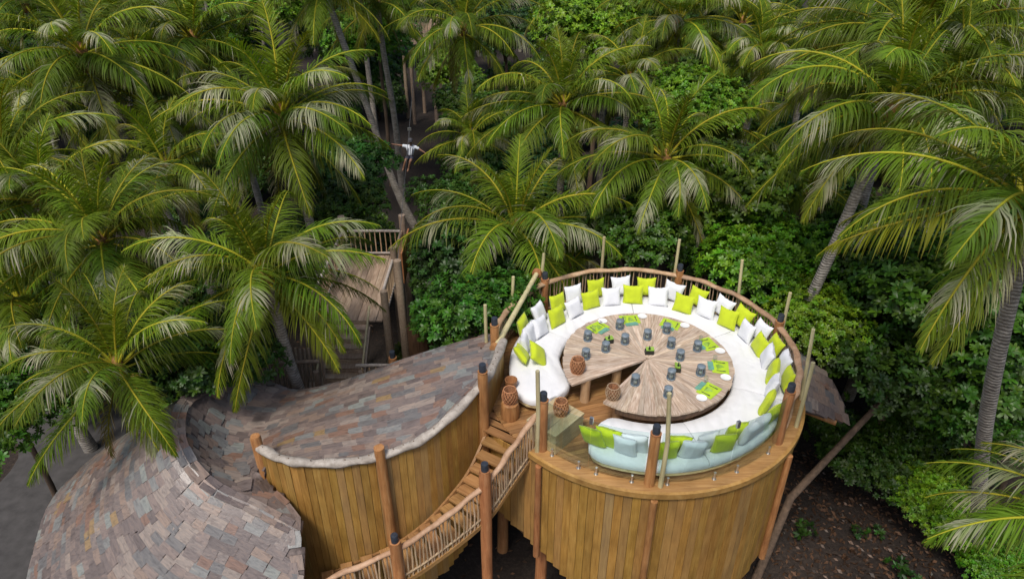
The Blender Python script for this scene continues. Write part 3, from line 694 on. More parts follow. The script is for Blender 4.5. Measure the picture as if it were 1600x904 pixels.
#SOFA
# ------------------------------------------------------------------ curved sofa
SC = Vector((3.38, 14.42, 0)); SI, SO = 2.18, 3.45; SZ = DZ + 0.45
def spol(a, r, z): return Vector((SC.x + r * math.cos(R(a)), SC.y + r * math.sin(R(a)), z))
sofa = thing('curved_sofa', 'c-shaped white cushioned sofa wrapping round the circular table', 'sofa', (SC.x, SC.y, DZ))
S_A0, S_A1 = 208, -122    # left end (208 = -152) round the back to the front end
def sofa_radii(a):
    ri, ro = SI, SO
    e0 = (S_A0 - a) * math.pi / 180 * 2.7; e1 = (a - S_A1) * math.pi / 180 * 2.9
    rnd = 0.62
    if e0 < rnd: k = 1 - math.sqrt(max(0, 1 - (1 - e0 / rnd) ** 2)); ri += k * 0.6; ro -= k * 0.6
    if e1 < 0.45: k = 1 - math.sqrt(max(0, 1 - (1 - e1 / 0.45) ** 2)); ri += k * 0.35; ro -= k * 0.5
    if a < -60: ro += 0.12 * min(1, (-60 - a) / 30)
    if a > 170: ri -= 0.16 * min(1, (a - 170) / 25)
    return ri, ro
def ring_piece(a0, a1, z0, z1, inset, n, rounded=0.06, pw=0.0):
    mb = MB(); prof_n = None
    for i in range(n + 1):
        a = a0 + (a1 - a0) * i / n; ri, ro = sofa_radii(a); ri += inset; ro -= inset
        if ro - ri < 0.06: m_ = (ri + ro) / 2; ri, ro = m_ - .03, m_ + .03
        b = min(rounded, (ro - ri) * .3); e = min(i, n - i)
        dz = -0.018 if e == 0 else 0
        prof = [(ri, z0), (ri - .01, z0 + b), (ri, z1 - b), (ri + b, z1 + dz)]
        for q in (0.25, 0.5, 0.75):
            prof.append((ri + (ro - ri) * q, z1 + dz + pw * (math.sin(a * 1.9 + q * 9) * .5 + math.sin(a * .7 - q * 5) * .5) + pw * 1.2))
        prof += [(ro - b, z1 + dz), (ro, z1 - b), (ro + .01, z0 + b), (ro, z0)]
        prof_n = len(prof)
        for r, z in prof: mb.v.append(tuple(spol(a, r, z)))
    for i in range(n):
        for j in range(prof_n): b = i * prof_n; k2 = (j + 1) % prof_n; mb.f.append((b + j, b + k2, b + prof_n + k2, b + prof_n + j))
    mb.f.append(tuple(range(prof_n - 1, -1, -1))); mb.f.append(tuple(n * prof_n + j for j in range(prof_n)))
    return mb
seams = [208, 148, 88, 30, -24, -76, -122]
def cloth_mat():
    m, n, l, p = nmat('sofa_cover'); tc = n.new('ShaderNodeTexCoord')
    a = n.new('ShaderNodeTexNoise'); a.inputs['Scale'].default_value = 1.6; a.inputs['Detail'].default_value = 6; a.inputs['Distortion'].default_value = 2.2; l.new(tc.outputs['Object'], a.inputs['Vector'])
    wv = n.new('ShaderNodeTexWave'); wv.inputs['Scale'].default_value = 0.9; wv.inputs['Distortion'].default_value = 9; wv.inputs['Detail'].default_value = 3; l.new(tc.outputs['Object'], wv.inputs['Vector'])
    ad = mathn(n, 'ADD'); l.new(a.outputs['Fac'], ad.inputs[0]); l.new(wv.outputs['Fac'], ad.inputs[1])
    bp = n.new('ShaderNodeBump'); bp.inputs['Strength'].default_value = 0.30; bp.inputs['Distance'].default_value = 0.05; l.new(ad.outputs[0], bp.inputs['Height']); l.new(bp.outputs[0], p.inputs['Normal'])
    p.inputs['Base Color'].default_value = (0.74, 0.745, 0.76, 1); p.inputs['Roughness'].default_value = 0.9; return m
M['sofa'] = cloth_mat()
for a0, a1 in zip(seams[:-1], seams[1:]):
    ring_piece(a0 - .15, a1 + .15, DZ + 0.26, SZ, 0, 22, 0.06, 0.012).build('mattress', M['sofa'], sofa, True)
ring_piece(207, -121, DZ + 0.16, DZ + 0.255, 0.02, 90, 0.01).build('frame', M['pale'], sofa, True)
for a in (200, 182, 150, 120, 90, 60, 30, 0, -30, -60, -75, -90, -105, -117):
    for r in (2.45, 3.3):
        if a == 200 and r > 3: r = 2.95
        p = spol(a, r, DZ + .08); MB().box((0, 0, 0), (0.12, 0.12, 0.17)).build('leg', M['pale'], sofa, loc=p, rot=(0, 0, R(a)))

# ------------------------------------------------------------------ cushions
def cushion_mesh(seed):
    r = random.Random(seed); n = 12; mb = MB(); s = 0.285
    for side in (1, -1):
        for j in range(n + 1):
            for i in range(n + 1):
                u = 2 * i / n - 1; v = 2 * j / n - 1
                pin = 1 - 0.10 * (1 - u * u) * (abs(v) ** 3); pin2 = 1 - 0.10 * (1 - v * v) * (abs(u) ** 3)
                h = 0.10 * (max(0, (1 - u ** 4) * (1 - v ** 4))) ** 0.5 * (1 + 0.12 * math.sin(3 * u + seed) * math.cos(2.5 * v + seed * 2))
                mb.v.append((u * s * pin2, side * h, v * s * pin - (0.03 * (1 - u * u) if v > 0.6 else 0) * r.uniform(.2, 1)))
    K = (n + 1) ** 2
    for j in range(n):
        for i in range(n):
            a = j * (n + 1) + i; mb.f.append((a, a + n + 1, a + n + 2, a + 1)); a += K; mb.f.append((a, a + 1, a + n + 2, a + n + 1))
    me = mb.mesh('cushion', True); return me
cm = {c: [cushion_mesh(i) for i in range(5)] for c in 'lw'}
for c, ms in cm.items():
    for me in ms: me.materials.append(M['lime_cloth'] if c == 'l' else M['white_cloth'])
LAB = {('l', 'f'): 'lime green square cushion in the front row along the stick balustrade', ('w', 'f'): 'white square cushion in the front row along the stick balustrade',
       ('l', 'b'): 'lime green cushion tucked in the back row against the stick balustrade', ('w', 'b'): 'white cushion tucked in the back row against the stick balustrade',
       ('l', 'g'): 'lime green cushion seen through the glass balustrade', ('w', 'g'): 'white cushion seen through the glass balustrade',
       ('l', 'e'): 'lime green cushion propped on the rounded sofa end beside the tree stump'}
cush = [(815,550,'l','e'),(840,551,'l','e'),(804,534,'w','f'),(827,522,'w','f'),(817,508,'l','b'),(844,510,'w','f'),(842,488,'w','b'),(870,494,'l','f'),(871,473,'l','b'),(897,481,'w','f'),(896,459,'w','b'),
 (923,468,'l','f'),(929,447,'l','b'),(955,463,'w','f'),(970,445,'w','b'),(989,460,'l','f'),(1010,447,'l','b'),(1028,463,'w','f'),(1052,455,'w','b'),(1068,474,'l','f'),(1093,460,'l','b'),(1103,481,'w','f'),(1133,477,'w','b'),
 (1137,497,'l','f'),(1168,492,'l','b'),(1167,517,'w','f'),(1196,516,'w','b'),(1188,538,'l','f'),(1215,540,'l','b'),(1208,557,'w','f'),(1233,566,'w','b'),(1219,582,'l','f'),(1241,594,'l','b'),(1222,605,'w','f'),
 (920,690,'l','g'),(951,683,'l','g'),(975,702,'w','g'),(993,691,'w','g'),(1042,704,'l','g'),(1060,693,'l','g'),(1083,703,'w','g'),(1104,688,'w','g'),(1132,692,'l','g'),(1150,674,'l','g'),(1180,682,'w','g'),(1187,663,'w','g'),(1208,648,'l','g'),(1204,630,'l','f')]
for k, (u, v, c, kind) in enumerate(cush):
    z = SZ + 0.26 + (0.05 if kind == 'b' else 0); P = at(u, v, z); d = P - SC; ang = math.degrees(math.atan2(d.y, d.x)); r = math.hypot(d.x, d.y)
    if kind == 'b': r = min(max(r, 3.2), 3.42)
    elif kind == 'f': r = min(max(r, 2.8), 3.1)
    elif kind == 'g': r = min(max(r, 2.98), 3.34)
    P = spol(ang, r, z)
    o = link('cushion', random.choice(cm[c]), None)
    tilt = R(random.uniform(14, 26)) if kind != 'g' else R(random.uniform(8, 18))
    if kind == 'e': tilt = R(40); o.location = P + Vector((0, 0, -0.03))
    else: o.location = P
    yaw = R(ang - 90 + random.uniform(-10, 10)); roll = R(random.uniform(-9, 9) if kind != 'e' else (28 if k == 0 else -22))
    o.rotation_euler = (Matrix.Rotation(yaw, 3, 'Z') @ Matrix.Rotation(-tilt, 3, 'X') @ Matrix.Rotation(roll, 3, 'Y')).to_euler()
    sc = random.uniform(0.95, 1.06); o.scale = (sc, sc, sc)
    tag(o, LAB[(c, kind)], 'cushion', ('lime' if c == 'l' else 'white') + ' cushions, ' + {'f': 'front row', 'b': 'back row', 'g': 'behind the glass', 'e': 'sofa end'}[kind])
#TABLE
# ------------------------------------------------------------------ round table with a notch
TC = Vector((3.40, 14.27, 0)); TR = 2.1; TZ = DZ + 0.75
def tpol(a, r, z): return Vector((TC.x + r * math.cos(R(a)), TC.y + r * math.sin(R(a)), z))
tab = thing('round_table', 'large round driftwood table with radiating planks and a wedge-shaped notch', 'table', (TC.x, TC.y, DZ))
a = -128.0; aend = 208.0; rt = random.Random(3)
while a < aend - 1:
    da = min(rt.uniform(3.0, 7.0), aend - a)
    if aend - a - da < 3: da = aend - a
    rr = TR * rt.uniform(0.995, 1.01) * (1.0 if a < 180 else 1.0 + 0.08 * (a - 180) / 28); am = R(da / 2 - 0.08)
    poly = [(0.04, -0.003), (rr * math.cos(am), -rr * math.sin(am)), (rr * 1.001, 0), (rr * math.cos(am), rr * math.sin(am)), (0.04, 0.003)]
    me = MB().prism(poly, -0.055, 0).mesh('table_plank')
    link('table_plank', me, M['table'], tab, (TC.x, TC.y, TZ + rt.uniform(-.003, .001)), (0, 0, R(a + da / 2))); a += da
mb = MB(); n_ = 70
for i in range(n_ + 1):
    a = -120 + 316 * i / n_
    for r, z in ((TR - .10, TZ - .056), (TR - .04, TZ - .056), (TR - .06, TZ - .26), (TR - .10, TZ - .26)): mb.v.append(tuple(tpol(a, r, z)))
for i in range(n_):
    for j in range(4): b = 4 * i; mb.f.append((b + j, b + (j + 1) % 4, b + 4 + (j + 1) % 4, b + 4 + j))
mb.build('apron', M['dark'], tab)
for (a, r) in ((-156.0, 1.75), (-165, .8), (-122, 1.65), (-110, .7), (-60, 1.6), (0, 1.6), (60, 1.6), (120, 1.6), (30, .5)):
    p = tpol(a, r, DZ); MB().tube([(0, 0, 0), (0, 0, .35), (0, 0, .70)], [.13, .12, .125], 10, jit=.05).build('leg', M['paleleg'], tab, True, loc=p)

def mk_lantern():
    t = thing('glass_lantern', 'small grey-lidded glass storm lantern standing on the round table', 'lantern', (0, 0, 0), 'glass lanterns on the round table')
    link('base', MB().lathe([(.085, 0), (.088, .02), (.075, .025)], 14).mesh('base', True), M['lantern_metal'], t)
    link('glass', MB().lathe([(.074, .02), (.08, .08), (.08, .17), (.066, .205)], 14).mesh('glass', True), M['lantern_glass'], t)
    link('candle', MB().lathe([(.035, .025), (.035, .10), (.03, .104)], 10).mesh('candle', True), M['candle'], t)
    link('lid', MB().lathe([(.078, .195), (.082, .205), (.08, .235), (.05, .242), (.02, .244)], 14).mesh('lid', True), M['lantern_metal'], t)
    mb = MB()
    for k in range(6):
        th = k * math.pi / 3; mb.tube([(.082 * math.cos(th), .082 * math.sin(th), .015), (.085 * math.cos(th), .085 * math.sin(th), .1), (.073 * math.cos(th), .073 * math.sin(th), .21)], .006, 4)
    link('cage', mb.mesh('cage'), M['lantern_metal'], t)
    t.scale = (1.25, 1.25, 1.15)
    return t
M['lantern_metal'] = plain('grey_metal', (0.17, 0.21, 0.245), 0.5, 15, 0.25)
def copy_tree(root, loc, rotz=0.0, label=None):
    r = root.copy(); col.objects.link(r); r.location = loc; r.rotation_euler = (0, 0, rotz)
    if label: r['label'] = label
    for ch in root.children:
        c = ch.copy(); col.objects.link(c); c.parent = r
        for g in ch.children:
            d = g.copy(); col.objects.link(d); d.parent = c
    return r
lan = mk_lantern()
lsp = [(918,531),(968,513),(976,536),(1011,529),(946,548),(915,559),(992,600),(1041,519),(1048,542),(1089,547),(1062,561),(1048,591),(1094,585),(1043,619)]
for k, (u, v) in enumerate(lsp):
    P = at(u, v, TZ)
    if k == 0: lan.location = P
    else: copy_tree(lan, P, random.random() * 6)
# plant caddies
def caddy(u, v, rz, label):
    P = at(u, v, TZ); t = thing('menu_caddy', label, 'caddy', P)
    o = MB().box((0, 0, .055), (.22, .13, .11)).build('tray', M['black'], t, loc=None); o.matrix_parent_inverse = Matrix.Identity(4); o.rotation_euler.z = rz
    o = MB().box((.02, .02, .125), (.2, .13, .03), Matrix.Rotation(.25, 3, 'X')).build('card', M['lime_dark'], t); o.matrix_parent_inverse = Matrix.Identity(4); o.rotation_euler.z = rz
    o = MB().lathe([(.03, .05), (.032, .15), (.014, .19), (.014, .235)], 10).build('bottle', M['black'], t, True); o.matrix_parent_inverse = Matrix.Identity(4)
M['lime_dark'] = plain('green_card', (0.26, 0.42, 0.06), .5, 9, .15)
caddy(951, 535, .3, 'black condiment caddy with a green card near the placemat closest to the rounded sofa end')
caddy(1014, 552, 0, 'black condiment caddy with a green card at the centre of the round table')
caddy(1059, 578, 1.4, 'black condiment caddy with an upright green card close beside a lantern off the table centre')
# place settings
def setting(k, u, v, pu, pv, gu, gv):
    G = 'place settings on the round table'
    P = at(u, v, TZ); d = P - TC; ang = math.atan2(d.y, d.x); r = min(math.hypot(d.x, d.y), 1.78); P = Vector((TC.x + r * math.cos(ang), TC.y + r * math.sin(ang), TZ))
    pm = MB().box((0, 0, 0), (.40, .52, .008)).build('placemat', M['lime'], None, loc=P + Vector((0, 0, .008)), rot=(0, 0, ang)); tag(pm, 'lime green placemat laid near the edge of the round table', 'placemat', G)
    nk = MB().box((0, 0, .008), (.13, .34, .014)).box((.01, .0, .022), (.10, .26, .012), Matrix.Rotation(.12, 3, 'Z')).build('napkin', M['teal'], None, loc=P + Vector((-.235 * math.cos(ang), -.235 * math.sin(ang), .004)), rot=(0, 0, ang + .05)); tag(nk, 'folded teal napkin on the inner side of a lime placemat', 'napkin', G)
    fn = MB().prism([(-.10, -.09), (.10, 0), (-.10, .09)], 0, .02); fn.v[3:6] = [(x * .2 - .02, y * .2, .065) for x, y, z in fn.v[3:6]]
    tag(fn.build('folded_menu', M['lime_dark'], None, loc=P + Vector((0, 0, .013)), rot=(0, 0, ang + .2)), 'small folded green menu standing on a lime placemat', 'menu', G)
    for s in (-1, 1):
        q = P + Vector((-math.sin(ang), math.cos(ang), 0)) * .17 * s + Vector((0, 0, .016))
        tag(MB().box((0, 0, 0), (.2, .018, .006)).box((.09, 0, 0.001), (.06, .032, .006)).build('cutlery', M['steel_dark'], None, loc=q, rot=(0, 0, ang)), 'dark cutlery piece lying on a lime placemat', 'cutlery', G)
    Q = at(pu, pv, TZ); dq = Q - TC; rq = math.hypot(dq.x, dq.y)
    if rq > 1.93: Q = TC + dq * (1.93 / rq)
    Q.z = TZ + .001
    pl = MB().lathe([(.07, 0), (.085, .006), (.125, .02), (.128, .023), (.12, .021), (.08, .011)], 24).build('side_plate', M['ceramic'], None, True, loc=Q); tag(pl, 'small round white plate beside a lime placemat', 'plate', G)
    Q = at(gu, gv, TZ); gs = MB().lathe([(.045, 0), (.047, .006), (.012, .012), (.01, .07), (.05, .11), (.056, .16), (.05, .20)], 14).build('wine_glass', M['lantern_glass2'], None, True, loc=Q); tag(gs, 'clear stemmed drinking glass beside a lime placemat', 'glass', G)
M['steel_dark'] = plain('dark_steel', (.10, .11, .10), .4, 10, .2, metal=.5)
M['lantern_glass2'] = glass_mat('clear_glass', (0.92, 0.95, 0.95), 0.14)
for k, s_ in enumerate([(932,510,938,499,927,519), (982,495,1003,491,974,505), (1050,503,1072,507,1044,521), (1113,536,1130,548,1094,535), (1131,574,1134,590,1116,566), (1108,610,1096,622,1102,598)]):
    setting(k, *s_)
# woven lanterns, stump, goblet, chest
def woven(P, r, h, mat, name, label):
    t = thing(name, label, 'lantern', P); pr = []; mb = MB()
    def rad(f): return r * (0.72 + 0.42 * math.sin(math.pi * (0.12 + 0.76 * f)) - .02)
    n_ = 14
    for k in range(n_):
        for s in (1, -1):
            pts = []
            for j in range(9):
                f = j / 8; th = 2 * math.pi * k / n_ + s * f * 1.25; pts.append((rad(f) * math.cos(th), rad(f) * math.sin(th), h * f))
            mb.tube(pts, .0085, 4)
    for f in (0.02, .98):
        mb.tube([(rad(f) * math.cos(x * math.pi / 8), rad(f) * math.sin(x * math.pi / 8), h * f) for x in range(17)], .014, 6)
    o = mb.build('weave', mat, t, True); o.matrix_parent_inverse = Matrix.Identity(4)
    o = MB().lathe([(rad(f_ / 6) * .93, h * (.03 + .9 * f_ / 6)) for f_ in range(7)] + [(rad(.9) * .6, h * .8), (.02, h * .3)], 14).build('lining', M['rattan_dark'], t, True); o.matrix_parent_inverse = Matrix.Identity(4)
    o = MB().lathe([(rad(0) * .95, .0), (rad(0) * .95, .02)], 14).build('base', mat, t); o.matrix_parent_inverse = Matrix.Identity(4)
    o = MB().lathe([(.05, .02), (.05, .16), (.04, .165)], 12).build('candle', M['candle'], t, True); o.matrix_parent_inverse = Matrix.Identity(4)
woven(at(902, 580, TZ), .165, .38, M['rattan'], 'woven_lantern', 'orange woven rattan lantern on the table beside the notch, on the sofa-end side')
woven(at(957, 621, TZ), .155, .34, M['stick'], 'woven_lantern', 'pale woven rattan lantern on the pointed table corner nearer the glass')
chest_c = Vector((1.0, 12.33, DZ))
ct = thing('timber_chest', 'pale timber block chest at the open end of the sofa', 'chest', chest_c)
ca = math.atan2(12.84 - 11.75, 1.69 - .9)
for i, yy in enumerate((-.28, 0, .28)):
    o = MB().box((0, yy, .53), (1.06, .29, .05)).build('top_board', M['greypale'] if 'greypale' in M else M['pale'], ct); o.matrix_parent_inverse = Matrix.Identity(4); o.rotation_euler.z = R(48)
o = MB().box((0, 0, .255), (1.02, .84, .50)).build('body', M['pale'], ct); o.matrix_parent_inverse = Matrix.Identity(4); o.rotation_euler.z = R(48)
woven(Vector((1.12, 12.42, DZ + .556)), .155, .38, M['rattan'], 'woven_lantern', 'reddish woven lantern standing on the pale timber chest')
sp = at(795, 655, DZ); sp = Vector((-.05, 12.95, DZ))
tag(MB().lathe([(.21, 0), (.235, .08), (.22, .3), (.205, .44), (.17, .46)], 14, jit=.04).build('tree_stump', M['log'], None, True, loc=sp), 'sawn tree-stump stool by the stair wall carrying a wicker lantern', 'stump')
woven(sp + Vector((0, 0, .46)), .17, .38, M['rattan'], 'woven_lantern', 'openwork wicker lantern standing on the tree stump')
tag(MB().lathe([(.11, 0), (.12, .03), (.05, .06), (.045, .38), (.10, .44), (.15, .54), (.155, .66), (.14, .66), (.08, .5)], 16).build('wooden_goblet', M['log'], None, True, loc=Vector((-.02, 13.55, DZ))), 'turned wooden goblet stand beside the rounded sofa end', 'stand')
#WALKWAY
# ------------------------------------------------------------------ timber walkway behind the roof
wk = thing('timber_walkway', 'weathered timber viewing platform with steps behind the slate roof', 'platform', (-5, 20, 0)); WZ = 5.2
x0, x1, y0, y1 = -6.0, -4.0, 18.3, 22.6
k = x0 + .1
while k < x1:
    me = MB().box((0, 0, 0), (.185, y1 - y0, .045)).mesh('deck_plank'); link('deck_plank', me, M['greywood'], wk, (k, (y0 + y1) / 2, WZ), (0, 0, random.uniform(-.003, .003))); k += .195
def rail_run(parent, a, b, h=1.0, sp=.17, mat=M['cap'], r=.05):
    a = Vector(a); b = Vector(b); up = Vector((0, 0, h))
    MB().tube([a + up, (a + b) / 2 + up + Vector((0, 0, .01)), b + up], r, 8).build('top_rail', mat, parent, True)
    MB().tube([a + Vector((0, 0, .12)), b + Vector((0, 0, .12))], .045, 8).build('bottom_rail', mat, parent, True)
    n_ = int((b - a).length / sp)
    for i in range(1, n_):
        p = a.lerp(b, i / n_); MB().tube([(0, 0, .1), (random.uniform(-.01, .01), 0, h / 2), (0, 0, h)], .022, 6).build('baluster', M['stick'], parent, True, loc=p)
rail_run(wk, (x0, y1, WZ), (x1, y1, WZ)); rail_run(wk, (x1 + .05, y1, WZ), (x1 + .05, 20.6, WZ), mat=M['greywood']); rail_run(wk, (x1 + .05, 20.6, WZ), (x1 + .05, y0, WZ)); rail_run(wk, (x0 - .05, y1, WZ), (x0 - .05, y0, WZ))
for (x, y, h) in ((x0 - .05, y1 + .05, 1.55), (x1 + .1, y1 + .05, 1.6), (x1 + .1, 20.5, 1.45), (x0 - .05, 20.5, 1.4), (x1 + .1, y0, 1.1), (x0 - .05, y0, 1.1)):
    MB().tube([(x, y, -.2), (x, y, WZ / 2), (x, y, WZ + h)], [.16, .14, .12], 9, jit=.06).build('post', M['greywood'], wk, True)
MB().box((x1 + .32, 21.6, WZ + .55), (.05, 1.9, 1.15)).build('side_board', M['log'], wk)
for i in range(7):
    me = MB().box((0, 0, 0), (1.15, .29, .05)).mesh('tread'); link('tread', me, M['greywood'], wk, (-5.05, y0 - .13 - i * .27, WZ - .14 - i * .17)); me = MB().box((0, 0, 0), (1.13, .025, .15)).mesh('riser'); link('riser', me, M['greywood'], wk, (-5.05, y0 + .0 - i * .27, WZ - .09 - i * .17))
for sx in (-.66, .66):
    a = Vector((-5.05 + sx, y0, WZ + .55)); b = Vector((-5.05 + sx, y0 - 1.95, WZ - .55)); MB().tube([a, b], .035, 8).build('handrail', M['bamboo'], wk, True)
    MB().box((-5.05 + sx * .92, y0 - .95, WZ - .75), (.06, 2.1, .2), Matrix.Rotation(math.atan2(1.15, 1.9), 3, 'X')).build('stringer', M['greywood'], wk)
    MB().tube([(-5.05 + sx, y0 - 1.95, 2.5), (-5.05 + sx, y0 - 1.95, WZ - .45)], .09, 8).build('post', M['greywood'], wk, True)
# lower landing and its pen of sticks
for i in range(11):
    me = MB().box((0, 0, 0), (3.4, .19, .045)).mesh('deck_plank'); link('deck_plank', me, M['greywood'], wk, (-4.5, 14.95 + i * .2, WZ - 1.42))
rail_run(wk, (-5.7, 15.3, WZ - 1.4), (-4.55, 15.3, WZ - 1.4), h=1.0, mat=M['board'], sp=.13); rail_run(wk, (-4.4, 15.9, WZ - 1.4), (-3.3, 15.9, WZ - 1.4), h=1.5, sp=.16); rail_run(wk, (-3.3, 15.9, WZ - 1.4), (-2.9, 15.1, WZ - 1.4), h=1.5, sp=.16)
log_post(wk, (-3.35, 15.95), -.2, WZ + .35, .13, True)
# dark board-clad shaft to the right of the walkway
sh = thing('board_shaft', 'tall dark brown board-clad shaft beside the walkway', 'shaft', (-2.9, 18.6, 0))
for i in range(9):
    a = R(-125 + i * 24); p = Vector((-2.95 + .62 * math.cos(a), 18.9 + .9 * math.sin(a), 0)); h = 5.3 + random.uniform(-.05, .05)
    me = MB().box((0, 0, 0), (.34, .04, h)).mesh('cladding_board'); link('cladding_board', me, M['dark'], sh, (p.x, p.y, h / 2 - .1), (0, 0, a + math.pi / 2))
# slanting sticks left of the walkway
pen = thing('stick_screen', 'screen of slanting brown sticks beside the walkway steps', 'fence', (-6.8, 16.4, 0))
for i in range(16):
    x = -7.6 + i * .12; b = Vector((x, 16.2 + .02 * i, 0)); t_ = Vector((x + .25, 16.4 + .02 * i, 5.4 + .05 * math.sin(i))); MB().tube([b, t_], .03, 6).build('stick', M['greywood'], pen, True)
for a, b in (((-7.7, 16.25, 3.2), (-5.7, 16.35, 4.1)), ((-7.7, 16.35, 5.0), (-5.6, 16.5, 5.0))): MB().tube([a, b], .06, 8).build('cross_pole', M['greywood'], pen, True)
#TREES
# ------------------------------------------------------------------ palms
GREEN = np.array((0.064, 0.138, 0.010)); YEL = np.array((0.22, 0.265, 0.012)); DRY = np.array((0.52, 0.48, 0.39)); BRN = np.array((0.22, 0.14, 0.06)); MIDRIB = np.array((0.40, 0.37, 0.03))
def frond_mesh(seed, phi0, phi1, Lf=4.2, dry=0.25, brown=0.0, droop=1.0, nleaf=104, yel=.25):
    r = np.random.default_rng(seed); K = 22; s = np.linspace(0, 1, K)
    phi = np.radians(phi0 + (phi1 - phi0) * s ** 1.25); latc = r.uniform(-.35, .35)
    step = Lf / (K - 1); P = np.zeros((K, 3)); T = np.stack([np.cos(phi) * np.cos(latc * s), np.cos(phi) * np.sin(latc * s), np.sin(phi)], 1)
    for i in range(1, K): P[i] = P[i-1] + T[i-1] * step
    roll = r.uniform(-.5, .5)
    V = []; Fq = []; C = []
    # rachis
    rad = 0.036 * (1 - s) ** .7 + .006; nr = 5
    side0 = np.array((0, 1.0, 0))
    for i in range(K):
        B = np.cross(side0, T[i]); B /= np.linalg.norm(B) + 1e-9; A = np.cross(T[i], B)
        for k in range(nr):
            th = 2 * math.pi * k / nr; fl = 1.6 if i < 3 else 1.0
            V.append(P[i] + A * math.cos(th) * rad[i] * fl + B * math.sin(th) * rad[i]); C.append(MIDRIB * (1 - brown * .5) * (0.9 + .2 * r.random()))
    for i in range(K - 1):
        for k in range(nr): Fq.append((i*nr + k, i*nr + (k+1) % nr, (i+1)*nr + (k+1) % nr, (i+1)*nr + k))
    # leaflets
    dc = r.uniform(.3, .8); dw = r.uniform(.07, .2); g0 = GREEN * r.uniform(.8, 1.15) * (1 - yel) + YEL * yel
    isdry = r.random() < dry * 1.6
    for j in range(nleaf):
        t = 0.13 + 0.865 * (j + r.uniform(-.3, .3)) / nleaf; t = min(max(t, .12), .995)
        fi = t * (K - 1); i = int(min(fi, K - 2)); q = fi - i; p0 = P[i] * (1 - q) + P[i+1] * q; Tt = T[i] * (1 - q) + T[i+1] * q; Tt /= np.linalg.norm(Tt)
        Bs = np.cross(np.array((0, 0, 1.0)), Tt); nb_ = np.linalg.norm(Bs); Bs = Bs / nb_ if nb_ > .15 else side0; Nn = np.cross(Tt, Bs)
        Bs, Nn = Bs * math.cos(roll * t) + Nn * math.sin(roll * t), Nn * math.cos(roll * t) - Bs * math.sin(roll * t)
        ll = Lf * (0.235 * (math.sin(math.pi * min(1, (t * .82 + .17))) ** .75)) * r.uniform(.68, 1.1) + .05
        al = math.radians(72 - 42 * t + r.uniform(-12, 12)); be = math.radians(24 * (1 - t * .4) + r.uniform(-10, 10))
        for sd in (-1, 1):
            if r.random() < .05: continue
            d = Tt * math.cos(al) + math.sin(al) * (sd * Bs * math.cos(be) + Nn * math.sin(be)); nseg = 3; pt = p0.copy(); b = len(V)
            wv = Tt - d * Tt.dot(d); wv /= np.linalg.norm(wv) + 1e-9
            tw = r.uniform(-.5, .5); wn_ = np.cross(d, wv); wv = wv * math.cos(tw) + wn_ * math.sin(tw)
            db = 0.0
            if isdry and abs(t - dc) < dw: db = min(1, (1 - abs(t - dc) / dw) * 2.2) * r.uniform(.4, 1)
            if r.random() < .03: db = max(db, r.uniform(.3, .9))
            cg = g0 * r.uniform(.75, 1.3); wdt = 0.0195 * r.uniform(.8, 1.15) * (1.1 - .35 * t)
            gl_ = droop * r.uniform(.65, 1.35)
            for m in range(nseg + 1):
                f = m / nseg; wdd = wdt * (.55, 1.0, .8, .12)[m]
                V.append(pt - wv * wdd); V.append(pt + wv * wdd)
                c = cg * (1 - .12 * f); c = c * (1 - brown * (.4 + .6 * f)) + BRN * brown * (.4 + .6 * f)
                k_ = db * (0.35 + .65 * f); c = c * (1 - k_) + DRY * k_
                if m == nseg: c = c * .7 + BRN * .3
                C.append(c); C.append(c)
                if m < nseg:
                    d = d + np.array((0, 0, -1.0)) * gl_ * (.30 + .50 * f); d /= np.linalg.norm(d); pt = pt + d * ll / nseg
            for m in range(nseg): Fq.append((b + 2*m, b + 2*m + 1, b + 2*m + 3, b + 2*m + 2))
    me = np_mesh('frond', np.array(V), np.array(Fq), np.array(C)); me.materials.append(M['frond']); return me
FR = {'spear': [frond_mesh(10 + i, 82, 50 - 8 * i, 3.2, 0, 0, .25, 80, .45) for i in range(3)],
      'up': [frond_mesh(200 + int(i * 10), 62 - 5 * i, -14 - 10 * i, 4.1, .2, 0, .9, yel=.32) for i in (0, .8, 1.6, 2.4, 3.2, 4)],
      'mid': [frond_mesh(300 + int(i * 10), 36 - 5 * i, -34 - 6 * i, 4.3, .4, 0, 1.35, yel=.25) for i in (0, .7, 1.4, 2.1, 2.8, 3.5, 4.2, 5)],
      'low': [frond_mesh(400 + int(i * 10), 10 - 6 * i, -46 - 4 * i, 4.2, .3, .04, 1.5, yel=.35) for i in (0, .8, 1.6, 2.4, 3.2, 4, 4.8)],
      'hang': [frond_mesh(50 + i, -20 - 9 * i, -68, 3.8, .35, .2, 1.2, yel=.5) for i in range(4)],
      'yellow': [frond_mesh(70 + i, 8 - 4 * i, -22 - 8 * i, 4.2, .2, .05, 1.7, 80, .95) for i in range(2)],
      'dead': [frond_mesh(60 + i, -52 - 6 * i, -88, 3.2, .3, .9, .7, 55) for i in range(2)]}
CROWN = MB().lathe([(.13, -.55), (.17, -.25), (.22, -.05), (.21, .12), (.13, .32), (.05, .5)], 10, jit=.12).mesh('heart', True); CROWN.materials.append(M['fibre'])
NUT = MB().lathe([(.02, -.14), (.09, -.09), (.115, 0), (.09, .09), (.02, .13)], 10).mesh('coconut', True); NUT.materials.append(M['coconut'])
